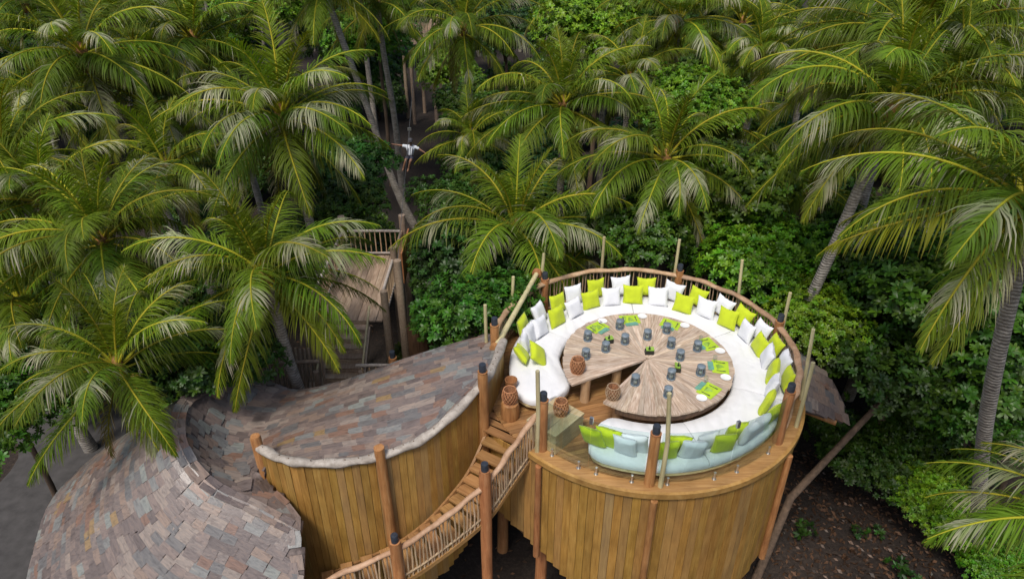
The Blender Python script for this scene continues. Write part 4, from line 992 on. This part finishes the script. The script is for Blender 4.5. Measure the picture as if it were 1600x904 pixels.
def palm(hub, base, scale, nf, label, group=None, seed=0, nuts=0, az0=None, dead=1, trunk_r=0.17, young=False, extra=()):
    r = random.Random(seed * 13 + 5); hub = Vector(hub); base = Vector(base)
    t = thing('coconut_palm', label, 'palm tree', (base.x, base.y, 0), group); off = Vector((base.x, base.y, 0))
    d = hub - base; pts = []; rad = []; n_ = 16
    for i in range(n_ + 1):
        f = i / n_; q = Vector((d.x * (f ** .75), d.y * (f ** .75), -0.25 + (d.z + .25) * f)) ; q += Vector((.1 * math.sin(f * 5 + seed), .1 * math.cos(f * 4 + seed), 0)) * math.sin(f * math.pi)
        pts.append(q); rad.append(trunk_r * (1.45 - 1.2 * min(f, .25) if f < .25 else 1.15 - .35 * f))
    pts[-1] = Vector((d.x, d.y, d.z)); o = bpy.data.objects.new('trunk', MB().tube(pts, rad, 10, jit=.03).mesh('trunk', True)); o.data.materials.append(M['trunk']); col.objects.link(o); o.parent = t
    hl = hub - off
    def child(name, me, loc, rot, sc):
        o = bpy.data.objects.new(name, me); col.objects.link(o); o.parent = t; o.location = loc; o.rotation_euler = rot; o.scale = sc; return o
    child('heart', CROWN, hl, (0, 0, r.random() * 6), (scale,) * 3)
    az = az0 if az0 is not None else r.uniform(0, 360); kinds = []
    for i in range(nf):
        f = i / nf
        kinds.append('spear' if f < .09 else 'up' if f < .34 else 'mid' if f < .66 else 'low' if f < .88 else 'hang')
    kinds += ['dead'] * dead
    for k, kd in enumerate(kinds):
        az += 137.5 + r.uniform(-16, 16); s = scale * r.uniform(.84, 1.08); a = R(az)
        rr = .1 * scale; zz = {'spear': .3, 'up': .22, 'mid': .08, 'low': -.05, 'hang': -.2, 'yellow': -.1, 'dead': -.35}[kd] * scale
        child('frond', r.choice(FR[kd]), hl + Vector((math.cos(a) * rr, math.sin(a) * rr, zz)), (R(r.uniform(-10, 10)), R(r.uniform(-7, 7)), a), (s, s, s))
    for (azd, kd, s) in extra:
        a = R(azd); child('frond', r.choice(FR[kd]), hl + Vector((math.cos(a) * .1, math.sin(a) * .1, 0)), (0, 0, a), (s, s, s))
    for k in range(nuts):
        a = R(k * 360 / nuts + r.uniform(-20, 20)); child('coconut', NUT, hl + Vector((math.cos(a) * .3, math.sin(a) * .3, -.32 + r.uniform(-.08, .08))), (r.random(), r.random(), a), (1, 1, 1.1))
    return t
def P2(u, v, d): return dep(u, v, d)
specs = [  # hub pixel, depth, base offset, scale, fronds, label, nuts
 (415, 432, 17.6, (.6, 1.2), .80, 24, 'large coconut palm whose fronds hang over the roof in front of the walkway', 3),
 (185, 575, 15.6, (-.3, 1.2), .66, 18, 'lowest palm with bleached frond tips overhanging the slate dome on the sand path side', 2),
 (160, 380, 19.5, (-.8, 1.4), .88, 24, 'bushy palm with upright fresh fronds behind the palm at the slate dome', 2),
 (440, 186, 23.0, (.6, 1.0), 1.0, 26, 'symmetrical star-shaped palm above the walkway palm', 0),
 (130, 88, 26.0, (2.2, 1.2), 1.05, 26, 'palm with grey-edged fronds on a curved pale trunk beside the star-shaped palm', 3),
 (303, 66, 30.0, (0, 1), 1.0, 24, 'palm with withered grey skirt below its crown behind the star-shaped palm', 2),
 (806, 362, 23.3, (.5, .4), 1.03, 22, 'fresh green palm rising just behind the stair end of the balustrade', 2),
 (880, 168, 27.0, (.4, .8), .98, 24, 'palm with orange flower stalks and grey fronds behind the fresh green palm', 4),
 (1040, 252, 23.5, (-.2, .8), .92, 20, 'palm with long spread fronds straight behind the rear of the deck', 2),
 (1060, 38, 32.0, (0, 1), 1.0, 24, 'palm with brown lower fronds above the palm behind the deck', 4),
 (725, 46, 33.0, (.4, 1), .95, 22, 'palm with orange crown beside the far timber lookout', 3),
 (1395, 176, 17.5, (-1.6, 1.8), .95, 26, 'tall palm on a curved grey trunk rising behind the canopy side', 4),
 (1425, 68, 22.0, (.3, 1.5), 1.1, 26, 'dense upright palm behind the tall curved-trunk palm', 2),
 (1262, 306, 25.0, (.2, .6), .62, 14, 'small shaded brown palm behind the glossy broadleaf shrub', 0),
 (1190, 84, 32.0, (0, .6), .85, 20, 'greyish drooping palm between the brown-skirted palm and the dense upright palm', 2),
 (12, 262, 23.0, (-.5, .8), .95, 22, 'palm with folded grey fronds beside the bushy palm', 1),
 (505, -22, 31.0, (3.4, 1.5), .95, 20, 'palm on a long slender leaning trunk beside the zipline gap', 1),
 (590, 8, 36.0, (.5, .5), .9, 20, 'brownish dry palm next to the slender leaning trunk', 2),
 (1560, 12, 27.0, (.5, .8), 1.05, 24, 'palm with orange crown fibre behind the tall forward-leaning palm', 2),
 (1270, 60, 34.0, (.5, .8), .9, 22, 'grey-tipped palm beside the dense upright palm', 1),
 (950, 66, 37.0, (.2, .8), .9, 20, 'yellowish palm behind the palm with orange flower stalks', 1),
 (40, 480, 20.5, (-.4, .8), .8, 18, 'low palm with half-hidden crown between the bushy palm and the dome palm', 0),
 (735, 215, 30.0, (.4, .6), .62, 16, 'half-grown palm beside the zipline rider', 0),
 (232, 168, 29.0, (.3, .9), .9, 22, 'palm with yellowing fronds between the curved pale trunk and the star-shaped palm', 1),
 (350, 120, 33.0, (.3, .9), .9, 22, 'palm rising directly behind the star-shaped palm', 0),
 (985, 128, 31.0, (.3, .9), .85, 20, 'palm standing between the orange-stalked palm and the palm behind the deck', 1),
 (1330, 112, 26.0, (.3, .9), .9, 22, 'palm with bright yellow midribs behind the tall curved-trunk palm', 2),
 (1490, 150, 19.5, (.6, 1.5), .85, 22, 'palm with long arching fronds between the curved-trunk palm and the leaning palm', 2),
 (70, 318, 22.0, (.3, .9), .85, 22, 'palm crowded between the bushy palm and the folded-frond palm', 0),
 (260, 262, 23.5, (.3, .9), .75, 18, 'shaded palm between the bushy palm and the star-shaped palm', 0),
 (1130, 200, 30.0, (.3, .9), .8, 18, 'palm with grey arching fronds behind the glossy shrub', 0),
 (890, 415, 25.5, (.2, .5), .55, 9, 'small withered palm just outside the rear balustrade', 0),
]
for k, (u, v, d, bo, sc, nf, lab, nuts) in enumerate(specs):
    hub = P2(u, v, d); z = max(hub.z, 3.0); hub.z = z
    palm(hub, (hub.x + bo[0], hub.y + bo[1], 0), sc, nf + 6, lab, seed=k + 1, nuts=nuts, dead=2 if 'withered' in lab or 'brown' in lab else 1)
# tall palm leaning towards the right foreground
hubN = P2(1612, 322, 10.6); bN = at(1542, 850, 0)
palm(hubN, bN, .74, 7, 'tall forward-leaning palm with a ringed grey trunk rising by the isolated yellow-green bush', seed=77, nuts=5, az0=40, dead=0, trunk_r=.155, extra=((190, 'yellow', .74), (176, 'mid', .70), (216, 'low', .72), (224, 'hang', .72), (160, 'mid', .8), (140, 'up', .8), (125, 'mid', .8), (100, 'up', .8), (80, 'mid', .8), (60, 'low', .8), (35, 'mid', .8), (10, 'low', .75), (345, 'mid', .75), (320, 'low', .7), (300, 'up', .7), (200, 'up', .75), (230, 'up', .7), (150, 'low', .75)))
hubQ = P2(1765, 850, 10.2); palm(hubQ, (hubQ.x + .4, hubQ.y - .3, 0), .62, 5, 'low palm whose arching fronds sweep over the bush at the foot of the ringed trunk', seed=91, az0=100, dead=0, extra=((178, 'mid', .72), (192, 'low', .66), (150, 'mid', .62), (165, 'mid', .66), (140, 'up', .6), (205, 'mid', .66), (120, 'mid', .6)))
# the grove behind: look-alikes
taken = [P2(u, v, d) for (u, v, d, *_) in specs]; rg = random.Random(21); ng = 0; tries = 0
while ng < 64 and tries < 3000:
    tries += 1; y = rg.uniform(30, 92); x = rg.uniform(-.82, .82) * y; z = rg.uniform(7.2, 11.5)
    P = Vector((x, y, z)); u, v, dd = proj(P)
    if v > 190: continue
    if 560 < u < 740 and 40 < v < 330: continue
    if any((Vector((p.x, p.y, 0)) - Vector((x, y, 0))).length < 3.9 for p in taken): continue
    taken.append(P); palm(P, (x + rg.uniform(-1.5, 1.5), y + rg.uniform(-1, 1.5), 0), rg.uniform(.85, 1.1), 20, 'coconut palm in the dense grove far behind the deck', 'coconut palms of the far grove', seed=200 + ng, nuts=0, dead=1); ng += 1
#SHRUBS
# ------------------------------------------------------------------ broadleaf shrubs
def crown_mesh(seed, n_ros, leaf=.17, base=(.045, .12, .012), lumps=9):
    r = np.random.default_rng(seed); V = []; Fq = []; C = []
    L = [(r.uniform(-.62, .62), r.uniform(-.62, .62), r.uniform(-.25, .5), r.uniform(.34, .58)) for _ in range(lumps)] + [(0, 0, .1, .7)]
    base = np.array(base); W = np.array([l[3] ** 2 for l in L]); W /= W.sum()
    for k in range(n_ros):
        l = L[r.choice(len(L), p=W)]; d = r.normal(size=3); d /= np.linalg.norm(d)
        if d[2] < -.35: d[2] *= -.6; d /= np.linalg.norm(d)
        rad = l[3] * r.uniform(.80, 1.06) if r.random() < .8 else l[3] * r.uniform(.3, .8)
        c = np.array(l[:3]) + d * rad; c = c * np.array((2.0, 2.0, 1.7)); ax = d * .8 + np.array((0, 0, .75)) + r.normal(size=3) * .25; ax /= np.linalg.norm(ax)
        t1 = np.cross(ax, (0.3, 1, .2)); t1 /= np.linalg.norm(t1); t2 = np.cross(ax, t1); nl = r.integers(6, 10); cg = base * r.uniform(.6, 1.55) * np.array((r.uniform(.8, 1.35), 1, r.uniform(.7, 1.3)))
        a0 = r.uniform(0, 6.3); ls = leaf * r.uniform(.75, 1.2)
        for j in range(nl):
            th = a0 + j * 6.283 / nl + r.uniform(-.25, .25); el = r.uniform(.1, .75); o = t1 * math.cos(th) + t2 * math.sin(th); dl = o * math.cos(el) + ax * math.sin(el)
            sd = np.cross(ax, o); up = np.cross(dl, sd); b = len(V); q = ls * r.uniform(.8, 1.15)
            V += [c - sd * q * .05, c + sd * q * .05, c + dl * q * .55 + sd * q * .19 + up * .02, c + dl * q * .55 - sd * q * .19 + up * .02, c + dl * q * .96 + sd * q * .11 - up * q * .06, c + dl * q * .96 - sd * q * .11 - up * q * .06]; cc = cg * r.uniform(.8, 1.2); C += [cc * .9, cc * .9, cc, cc, cc * 1.1, cc * 1.1]
            Fq += [(b, b + 1, b + 2, b + 3), (b + 3, b + 2, b + 4, b + 5)]
    me = np_mesh('crown', np.array(V), np.array(Fq), np.array(C)); me.materials.append(M['leaf']); return me
CR = [crown_mesh(100 + i, 1500, .16, ((.042, .105, .008), (.032, .085, .009), (.03, .075, .012), (.05, .105, .008))[i]) for i in range(4)]
CRN = crown_mesh(140, 3000, .14, (.095, .215, .011), 13)
SEEDC = crown_mesh(171, 13, .75, (.03, .085, .010), 4)
def limb_mesh(seed):
    r = random.Random(seed); mb = MB()
    mb.tube([(0, 0, -.9), (.05, .03, -.6), (0, 0, -.2)], [.10, .08, .06], 7)
    for k in range(7):
        a = k * .9 + r.random(); mb.tube([(0, 0, -.9 + .08 * k), (.5 * math.cos(a), .5 * math.sin(a), -.35 + r.random() * .3), (1.0 * math.cos(a), 1.0 * math.sin(a), .1 + r.random() * .4)], [.055, .04, .015], 5)
    me = mb.mesh('limbs', True); me.materials.append(M['bark']); return me
STEM = MB().tube([(0, 0, -.05), (.06, .02, .5), (0, 0, 1)], [.11, .09, .07], 7).mesh('trunk', True); STEM.materials.append(M['bark'])
LM = [limb_mesh(i) for i in range(3)]
def shrub(c, s, label, group=None, seed=0, near=False, sz=None):
    r = random.Random(seed); c = Vector(c); t = thing('broadleaf_shrub', label, 'shrub', (c.x, c.y, 0), group); rz = r.random() * 6.28
    sz = sz or s
    o = bpy.data.objects.new('crown', SEEDC if near == 'seedling' else CRN if near else r.choice(CR)); col.objects.link(o); o.parent = t; o.location = (0, 0, c.z); o.scale = (s, s, sz); o.rotation_euler = (0, 0, rz); o['kind'] = 'stuff'
    o = bpy.data.objects.new('limbs', r.choice(LM)); col.objects.link(o); o.parent = t; o.location = (0, 0, c.z); o.scale = (s, s, s); o.rotation_euler = (0, 0, rz)
    o = bpy.data.objects.new('trunk', STEM); col.objects.link(o); o.parent = t; o.scale = (s, s, max(.3, c.z - .5 * s))
    return t
shr = [(1190, 405, 23.4, 1.2, 1, 'glossy bright green broadleaf shrub right behind the deck balustrade'), (1262, 505, 21.3, .85, 1, 'lower glossy shrub between the balustrade and the curved palm trunk'),
 (1440, 470, 20.5, 1.5, 0, 'broad shady green shrub between the curved palm trunk and the ringed trunk'), (1400, 590, 21.0, 1.3, 0, 'dark shrub below the slate canopy side, under the broad shady shrub'), (1560, 560, 19.5, 1.35, 0, 'shrub behind the ringed trunk of the leaning palm'),
 (1465, 775, 20.6, .68, 1, 'isolated yellow-green bush on the litter beside the ringed trunk'), (1560, 880, 19.4, .55, 1, 'low bush at the foot of the ringed palm trunk'), (1600, 690, 18.8, .9, 0, 'shrub behind the corner palm fronds'),
 (1085, 170, 29.0, 1.15, 1, 'bright rounded shrub between the deck palm and the brown-skirted palm'), (935, 48, 36.0, 1.5, 1, 'bright green treetop between two background palms'), (700, 112, 47.0, 1.1, 1, 'leafy shrub in front of the far timber lookout'), (715, 165, 42.0, 1.0, 0, 'dark shrub below the far timber lookout'),
 (590, 60, 40.0, 1.3, 1, 'leafy treetop beside the slender leaning trunk'), (540, 290, 29, 1.1, 0, 'dark shrub behind the walkway near the slender leaning trunk'), (700, 330, 28.0, .9, 0, 'dark shrub beyond the walkway below the zipline rider'), (720, 500, 20.5, 1.0, 0, 'dark shrub under the fresh green palm'),
 (520, 335, 27, .9, 0, 'shrub just beyond the walkway far rail'), (760, 430, 23.5, 1.2, 0, 'dark shrub under the balustrade log'), (1120, 300, 25, 1.3, 0, 'dark shrub behind the glossy bright shrub'),
 (20, 640, 18.5, .9, 0, 'dark shrub beside the sand path'), (300, 560, 18.5, 1.0, 0, 'dark shrub behind the slate dome crest'), (980, 370, 24, 1.1, 0, 'dark shrub behind the rear balustrade'), (1330, 420, 24, 1.3, 0, 'dark shrub behind the curved palm trunk'), (420, 10, 45, 1.8, 1, 'bright treetop beyond the star-shaped palm'), (1345, 705, 22.3, .9, 0, 'low dark bush in the gloom beside the bare slanting tree'), (1475, 690, 22.0, 1.0, 0, 'low dark bush behind the isolated yellow-green bush')]
for k, (u, v, d, s, near, lab) in enumerate(shr):
    if s == 0: continue
    c = P2(u, v, d); c.z = max(c.z, .8 * s); shrub(c, s, lab, seed=k, near=bool(near))
rg = random.Random(15); n_ = 0; sp_ = []
while n_ < 70:
    y = rg.uniform(36, 100); x = rg.uniform(-.85, .85) * y; z = rg.uniform(3.6, 6.5); u, v, dd = proj((x, y, z + 2))
    if 560 < u < 730 and v > 30: continue
    if any((a - x) ** 2 + (b - y) ** 2 < 3.2 ** 2 for a, b in sp_): continue
    sp_.append((x, y)); shrub((x, y, z), rg.uniform(1.5, 2.3), 'round-crowned broadleaf tree among the far palms', 'broadleaf trees of the far grove', seed=700 + n_); n_ += 1
rg = random.Random(5); n_ = 0; sp_ = []
while n_ < 135:
    y = rg.uniform(12, 60) if rg.random() < .3 else rg.uniform(16.5, 60); x = rg.uniform(-.85, .95) * (y + 6)
    if (x - DC.x) ** 2 + (y - DC.y) ** 2 < 6.2 ** 2: continue
    if -13 < x < -2 and y < 17: continue
    if -7 < x < -1.8 and 16 < y < 24: continue
    if x < -12 and y < 20: continue
    u, v, dd = proj((x, y, 1))
    if 570 < u < 720 and y < 52 and v < 420: continue
    if 1240 < u < 1420 and v > 620: continue
    if 1420 < u < 1680 and v > 640: continue
    if any((a - x) ** 2 + (b - y) ** 2 < 1.9 ** 2 for a, b in sp_): continue
    sp_.append((x, y)); s = rg.uniform(.8, 1.5)
    shrub((x, y, s * rg.uniform(1.0, 1.6)), s, 'dark understorey shrub filling the shade beneath the palms', 'understorey shrubs', seed=900 + n_); n_ += 1
for k in range(16):
    x, y = rg.uniform(6.8, 11.5), rg.uniform(9.5, 15)
    if math.hypot(x - DC.x, y - DC.y) < 4.9: continue
    s_ = rg.uniform(.12, .24); shrub((x, y, s_ * 1.2), s_, 'small leafy seedling growing out of the dark leaf litter', 'seedlings on the litter', seed=1500 + k, near='seedling')
# leaning bare trunk beside the tower and its dead twigs
lt = thing('bare_tree', 'bare brown tree slanting up from beneath the deck tower', 'tree', (6.9, 12.9, 0))
bt1, bt2 = at(1360, 645, 3.6), at(1430, 560, 5)
MB().tube([(6.9, 12.9, -.1), (7.8, 13.9, 2.2), bt1, bt2], [.13, .11, .09, .05], 9, jit=.05).build('trunk', M['bark'], lt, True)
for k in range(5):
    a = bt1.lerp(bt2, k / 5); MB().tube([a, a + Vector((random.uniform(-.3, .6), random.uniform(-.3, .3), .5)), a + Vector((random.uniform(-.4, 1.2), random.uniform(-.5, .5), 1.0))], [.03, .02, .008], 5).build('twig', M['bark'], lt, True)
# litter of dead leaves, browns darkened to stand in for canopy shade
V = []; Fq = []; C = []; r_ = np.random.default_rng(3)
for i in range(9000):
    if i < 5000: x, y = r_.uniform(6, 15), r_.uniform(9, 18)
    else: x, y = r_.uniform(-16, 20), r_.uniform(8, 34)
    z = 0.12 * math.sin(x * .31) * math.cos(y * .27) + .03; a = r_.uniform(0, 6.28); l = r_.uniform(.03, .11); w_ = l * r_.uniform(.25, .5); b = len(V); dx, dy = math.cos(a), math.sin(a); h = r_.uniform(0, .06)
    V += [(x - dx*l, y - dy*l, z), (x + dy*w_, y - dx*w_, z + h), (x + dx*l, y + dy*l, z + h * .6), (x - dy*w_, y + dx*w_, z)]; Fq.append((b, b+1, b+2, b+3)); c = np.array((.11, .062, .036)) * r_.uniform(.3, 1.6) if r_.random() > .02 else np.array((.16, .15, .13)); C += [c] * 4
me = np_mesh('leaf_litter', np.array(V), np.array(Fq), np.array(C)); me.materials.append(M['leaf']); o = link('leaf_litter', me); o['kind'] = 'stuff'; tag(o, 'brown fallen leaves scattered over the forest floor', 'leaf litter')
#PERSON
# ------------------------------------------------------------------ zipline, rider, far lookout
PD = 32.0; PC = dep(641, 246, PD); W_ = PD / F_PX
def pp(u, v, dy=0.0): q = dep(u, v, PD); return Vector((q.x, q.y + dy, q.z))
def skin_body(name, verts, edges, radii, mat, parent, sub=2):
    me = bpy.data.meshes.new(name); me.from_pydata([tuple(v) for v in verts], edges, []); o = bpy.data.objects.new(name, me); col.objects.link(o)
    m = o.modifiers.new('skin', 'SKIN'); m.use_smooth_shade = True
    for i, r in enumerate(radii): me.skin_vertices[0].data[i].radius = (r, r) if not isinstance(r, tuple) else r
    me.skin_vertices[0].data[0].use_root = True
    s = o.modifiers.new('sub', 'SUBSURF'); s.levels = sub; s.render_levels = sub
    dg = bpy.context.evaluated_depsgraph_get(); me2 = bpy.data.meshes.new_from_object(o.evaluated_get(dg)); bpy.data.objects.remove(o)
    me2.polygons.foreach_set('use_smooth', [True] * len(me2.polygons)); me2.materials.clear(); me2.materials.append(mat)
    return link(name, me2, mat, parent)
M['skin'] = plain('skin', (.22, .115, .07), .55, 10, .1); M['shirt'] = plain('shirt', (.62, .66, .72), .85, 10, .06); M['shorts'] = plain('shorts', (.035, .035, .06), .85, 10, .2); M['capcloth'] = plain('cap_cloth', (.05, .05, .06), .7, 10, .2); M['cable'] = plain('cable', (.08, .08, .08), .5, 10, .1)
per = thing('person', 'person in white shirt and dark shorts riding the zipline with arms spread', 'person', PC)
pel, che, nek, hed = PC, PC + Vector((.05, .10, .36)), PC + Vector((.06, .12, .56)), PC + Vector((.06, .06, .70))
sl, sr = che + Vector((-.19, .02, .12)), che + Vector((.19, .02, .10)); el, er = sl + Vector((-.28, -.06, .07)), sr + Vector((.25, -.06, -.13)); hl_, hr_ = el + Vector((-.26, -.05, .06)), er + Vector((.22, -.06, -.13))
kl, kr = pel + Vector((-.16, -.38, .02)), pel + Vector((.06, -.40, 0)); fl, fr2 = kl + Vector((-.14, .02, -.42)), kr + Vector((-.13, .04, -.42)); tl, tr_ = fl + Vector((-.03, -.18, -.05)), fr2 + Vector((-.03, -.18, -.05))
vs = [pel, pel + Vector((.02, .05, .18)), che, nek, hed, sl, el, hl_, sr, er, hr_, pel + Vector((-.09, -.04, 0)), kl, fl, tl, pel + Vector((.09, -.04, 0)), kr, fr2, tr_, hed + Vector((0, -.02, .10))]
es = [(0, 1), (1, 2), (2, 3), (3, 4), (4, 19), (2, 5), (5, 6), (6, 7), (2, 8), (8, 9), (9, 10), (0, 11), (11, 12), (12, 13), (13, 14), (0, 15), (15, 16), (16, 17), (17, 18)]
rd = [.13, .12, .14, .055, .09, .062, .045, .03, .062, .045, .03, .085, .06, .042, .035, .085, .06, .042, .035, .075]
for h, e in ((hl_, 7), (hr_, 10)):
    d = (h - vs[e - 1]).normalized(); pm_ = h + d * .07; vs.append(pm_); es.append((e, len(vs) - 1)); rd.append(.032); pi_ = len(vs) - 1
    for k in range(5):
        a = (k - 2) * .3; f0 = pm_ + d * .05 + Vector((0, -.5, .5)).normalized() * (.018 * (k - 2)); f1 = f0 + (d + Vector((0, 0, .3 * math.sin(a)))) * (.03 if k != 0 else .02); vs += [f0, f1]; es += [(pi_, len(vs) - 2), (len(vs) - 2, len(vs) - 1)]; rd += [.009, .008]
skin_body('body', vs, es, rd, M['skin'], per)
skin_body('shirt', [pel + Vector((0, .03, .06)), pel + Vector((.02, .05, .2)), che, nek - Vector((0, 0, .06)), sl, sl.lerp(el, .75), sr, sr.lerp(er, .75)], [(0, 1), (1, 2), (2, 3), (2, 4), (4, 5), (2, 6), (6, 7)], [.16, .15, .175, .08, .085, .075, .085, .075], M['shirt'], per)
skin_body('shorts', [pel, pel + Vector((0, .02, .1)), vs[11], vs[11].lerp(kl, .8), vs[15], vs[15].lerp(kr, .8)], [(0, 1), (0, 2), (2, 3), (0, 4), (4, 5)], [.15, .14, .10, .085, .10, .085], M['shorts'], per)
o = MB().lathe([(.112, 0), (.115, .03), (.10, .09), (.05, .125), (.01, .13)], 14).box((0, -.14, .012), (.15, .12, .012)).build('cap', M['capcloth'], per, True, loc=hed + Vector((0, -.01, .07)))
for s_ in (-1, 1): MB().lathe([(.008, -.01), (.014, 0), (.008, .01)], 6, tuple(hed + Vector((.032 * s_, -.09, .03)))).build('eye', M['capcloth'], per)
MB().tube([hed + Vector((0, -.085, .03)), hed + Vector((0, -.115, -.005))], [.01, .018], 6).build('nose', M['skin'], per, True); MB().box(tuple(hed + Vector((0, -.092, -.04))), (.05, .012, .012)).build('mouth', M['rattan'], per)
for s_ in (-.1, .1): MB().tube([che + Vector((s_, -.15, .1)), pel + Vector((s_, -.13, .1)), pel + Vector((s_, .12, -.1))], .018, 5).build('harness_strap', M['shorts'], per, True)
CT = PC + Vector((.05, .06, 1.35)); FAR = dep(655, 62, 52.0); cb0 = FAR + Vector((0, 0, 1.0)); dcb = (CT - cb0); cend = CT + dcb.normalized() * 12.5
MB().tube([pel + Vector((.02, -.1, .15)), CT - Vector((0, 0, .08))], .014, 5).build('tether', M['cable'], per, True); MB().box(tuple(CT - Vector((0, 0, .05))), (.16, .06, .13)).build('trolley', M['steel'], per)
zl = MB().tube([cb0, cb0.lerp(CT, .5) - Vector((0, 0, .05)), CT, cend], .011, 5).build('zipline_cable', M['cable']); tag(zl, 'thin steel zipline cable running between the palms to the far lookout', 'cable')
lk = thing('far_lookout', 'distant round timber lookout on reddish poles among the trees', 'platform', (FAR.x, FAR.y, 0)); LZ = FAR.z - .1
def lk_p(a, r, z): return Vector((FAR.x + r * math.cos(R(a)), FAR.y + 1.2 + r * math.sin(R(a)), z))
MB().prism([(lk_p(a, 1.7, 0).x, lk_p(a, 1.7, 0).y) for a in range(0, 360, 20)], LZ - .15, LZ).build('floor', M['greywood'], lk)
for a in range(0, 360, 9):
    p = lk_p(a, 1.62, LZ); MB().box((0, 0, .35), (.22, .04, .9)).build('rail_board', M['greywood'], lk, loc=p, rot=(0, 0, R(a + 90)))
for a in (30, 100, 170, 240, 310): MB().tube([lk_p(a, 1.5, -.1), lk_p(a, 1.45, LZ + 1.5)], [.15, .12], 8).build('pole', M['greywood'], lk, True)
MB().tube([cend + Vector((0, 0, .1)), Vector((cend.x, cend.y, -.1))], [.12, .15], 8).build('zipline_mast', M['greywood'], None, True); tag(bpy.data.objects['zipline_mast'], 'timber mast anchoring the near end of the zipline', 'mast')
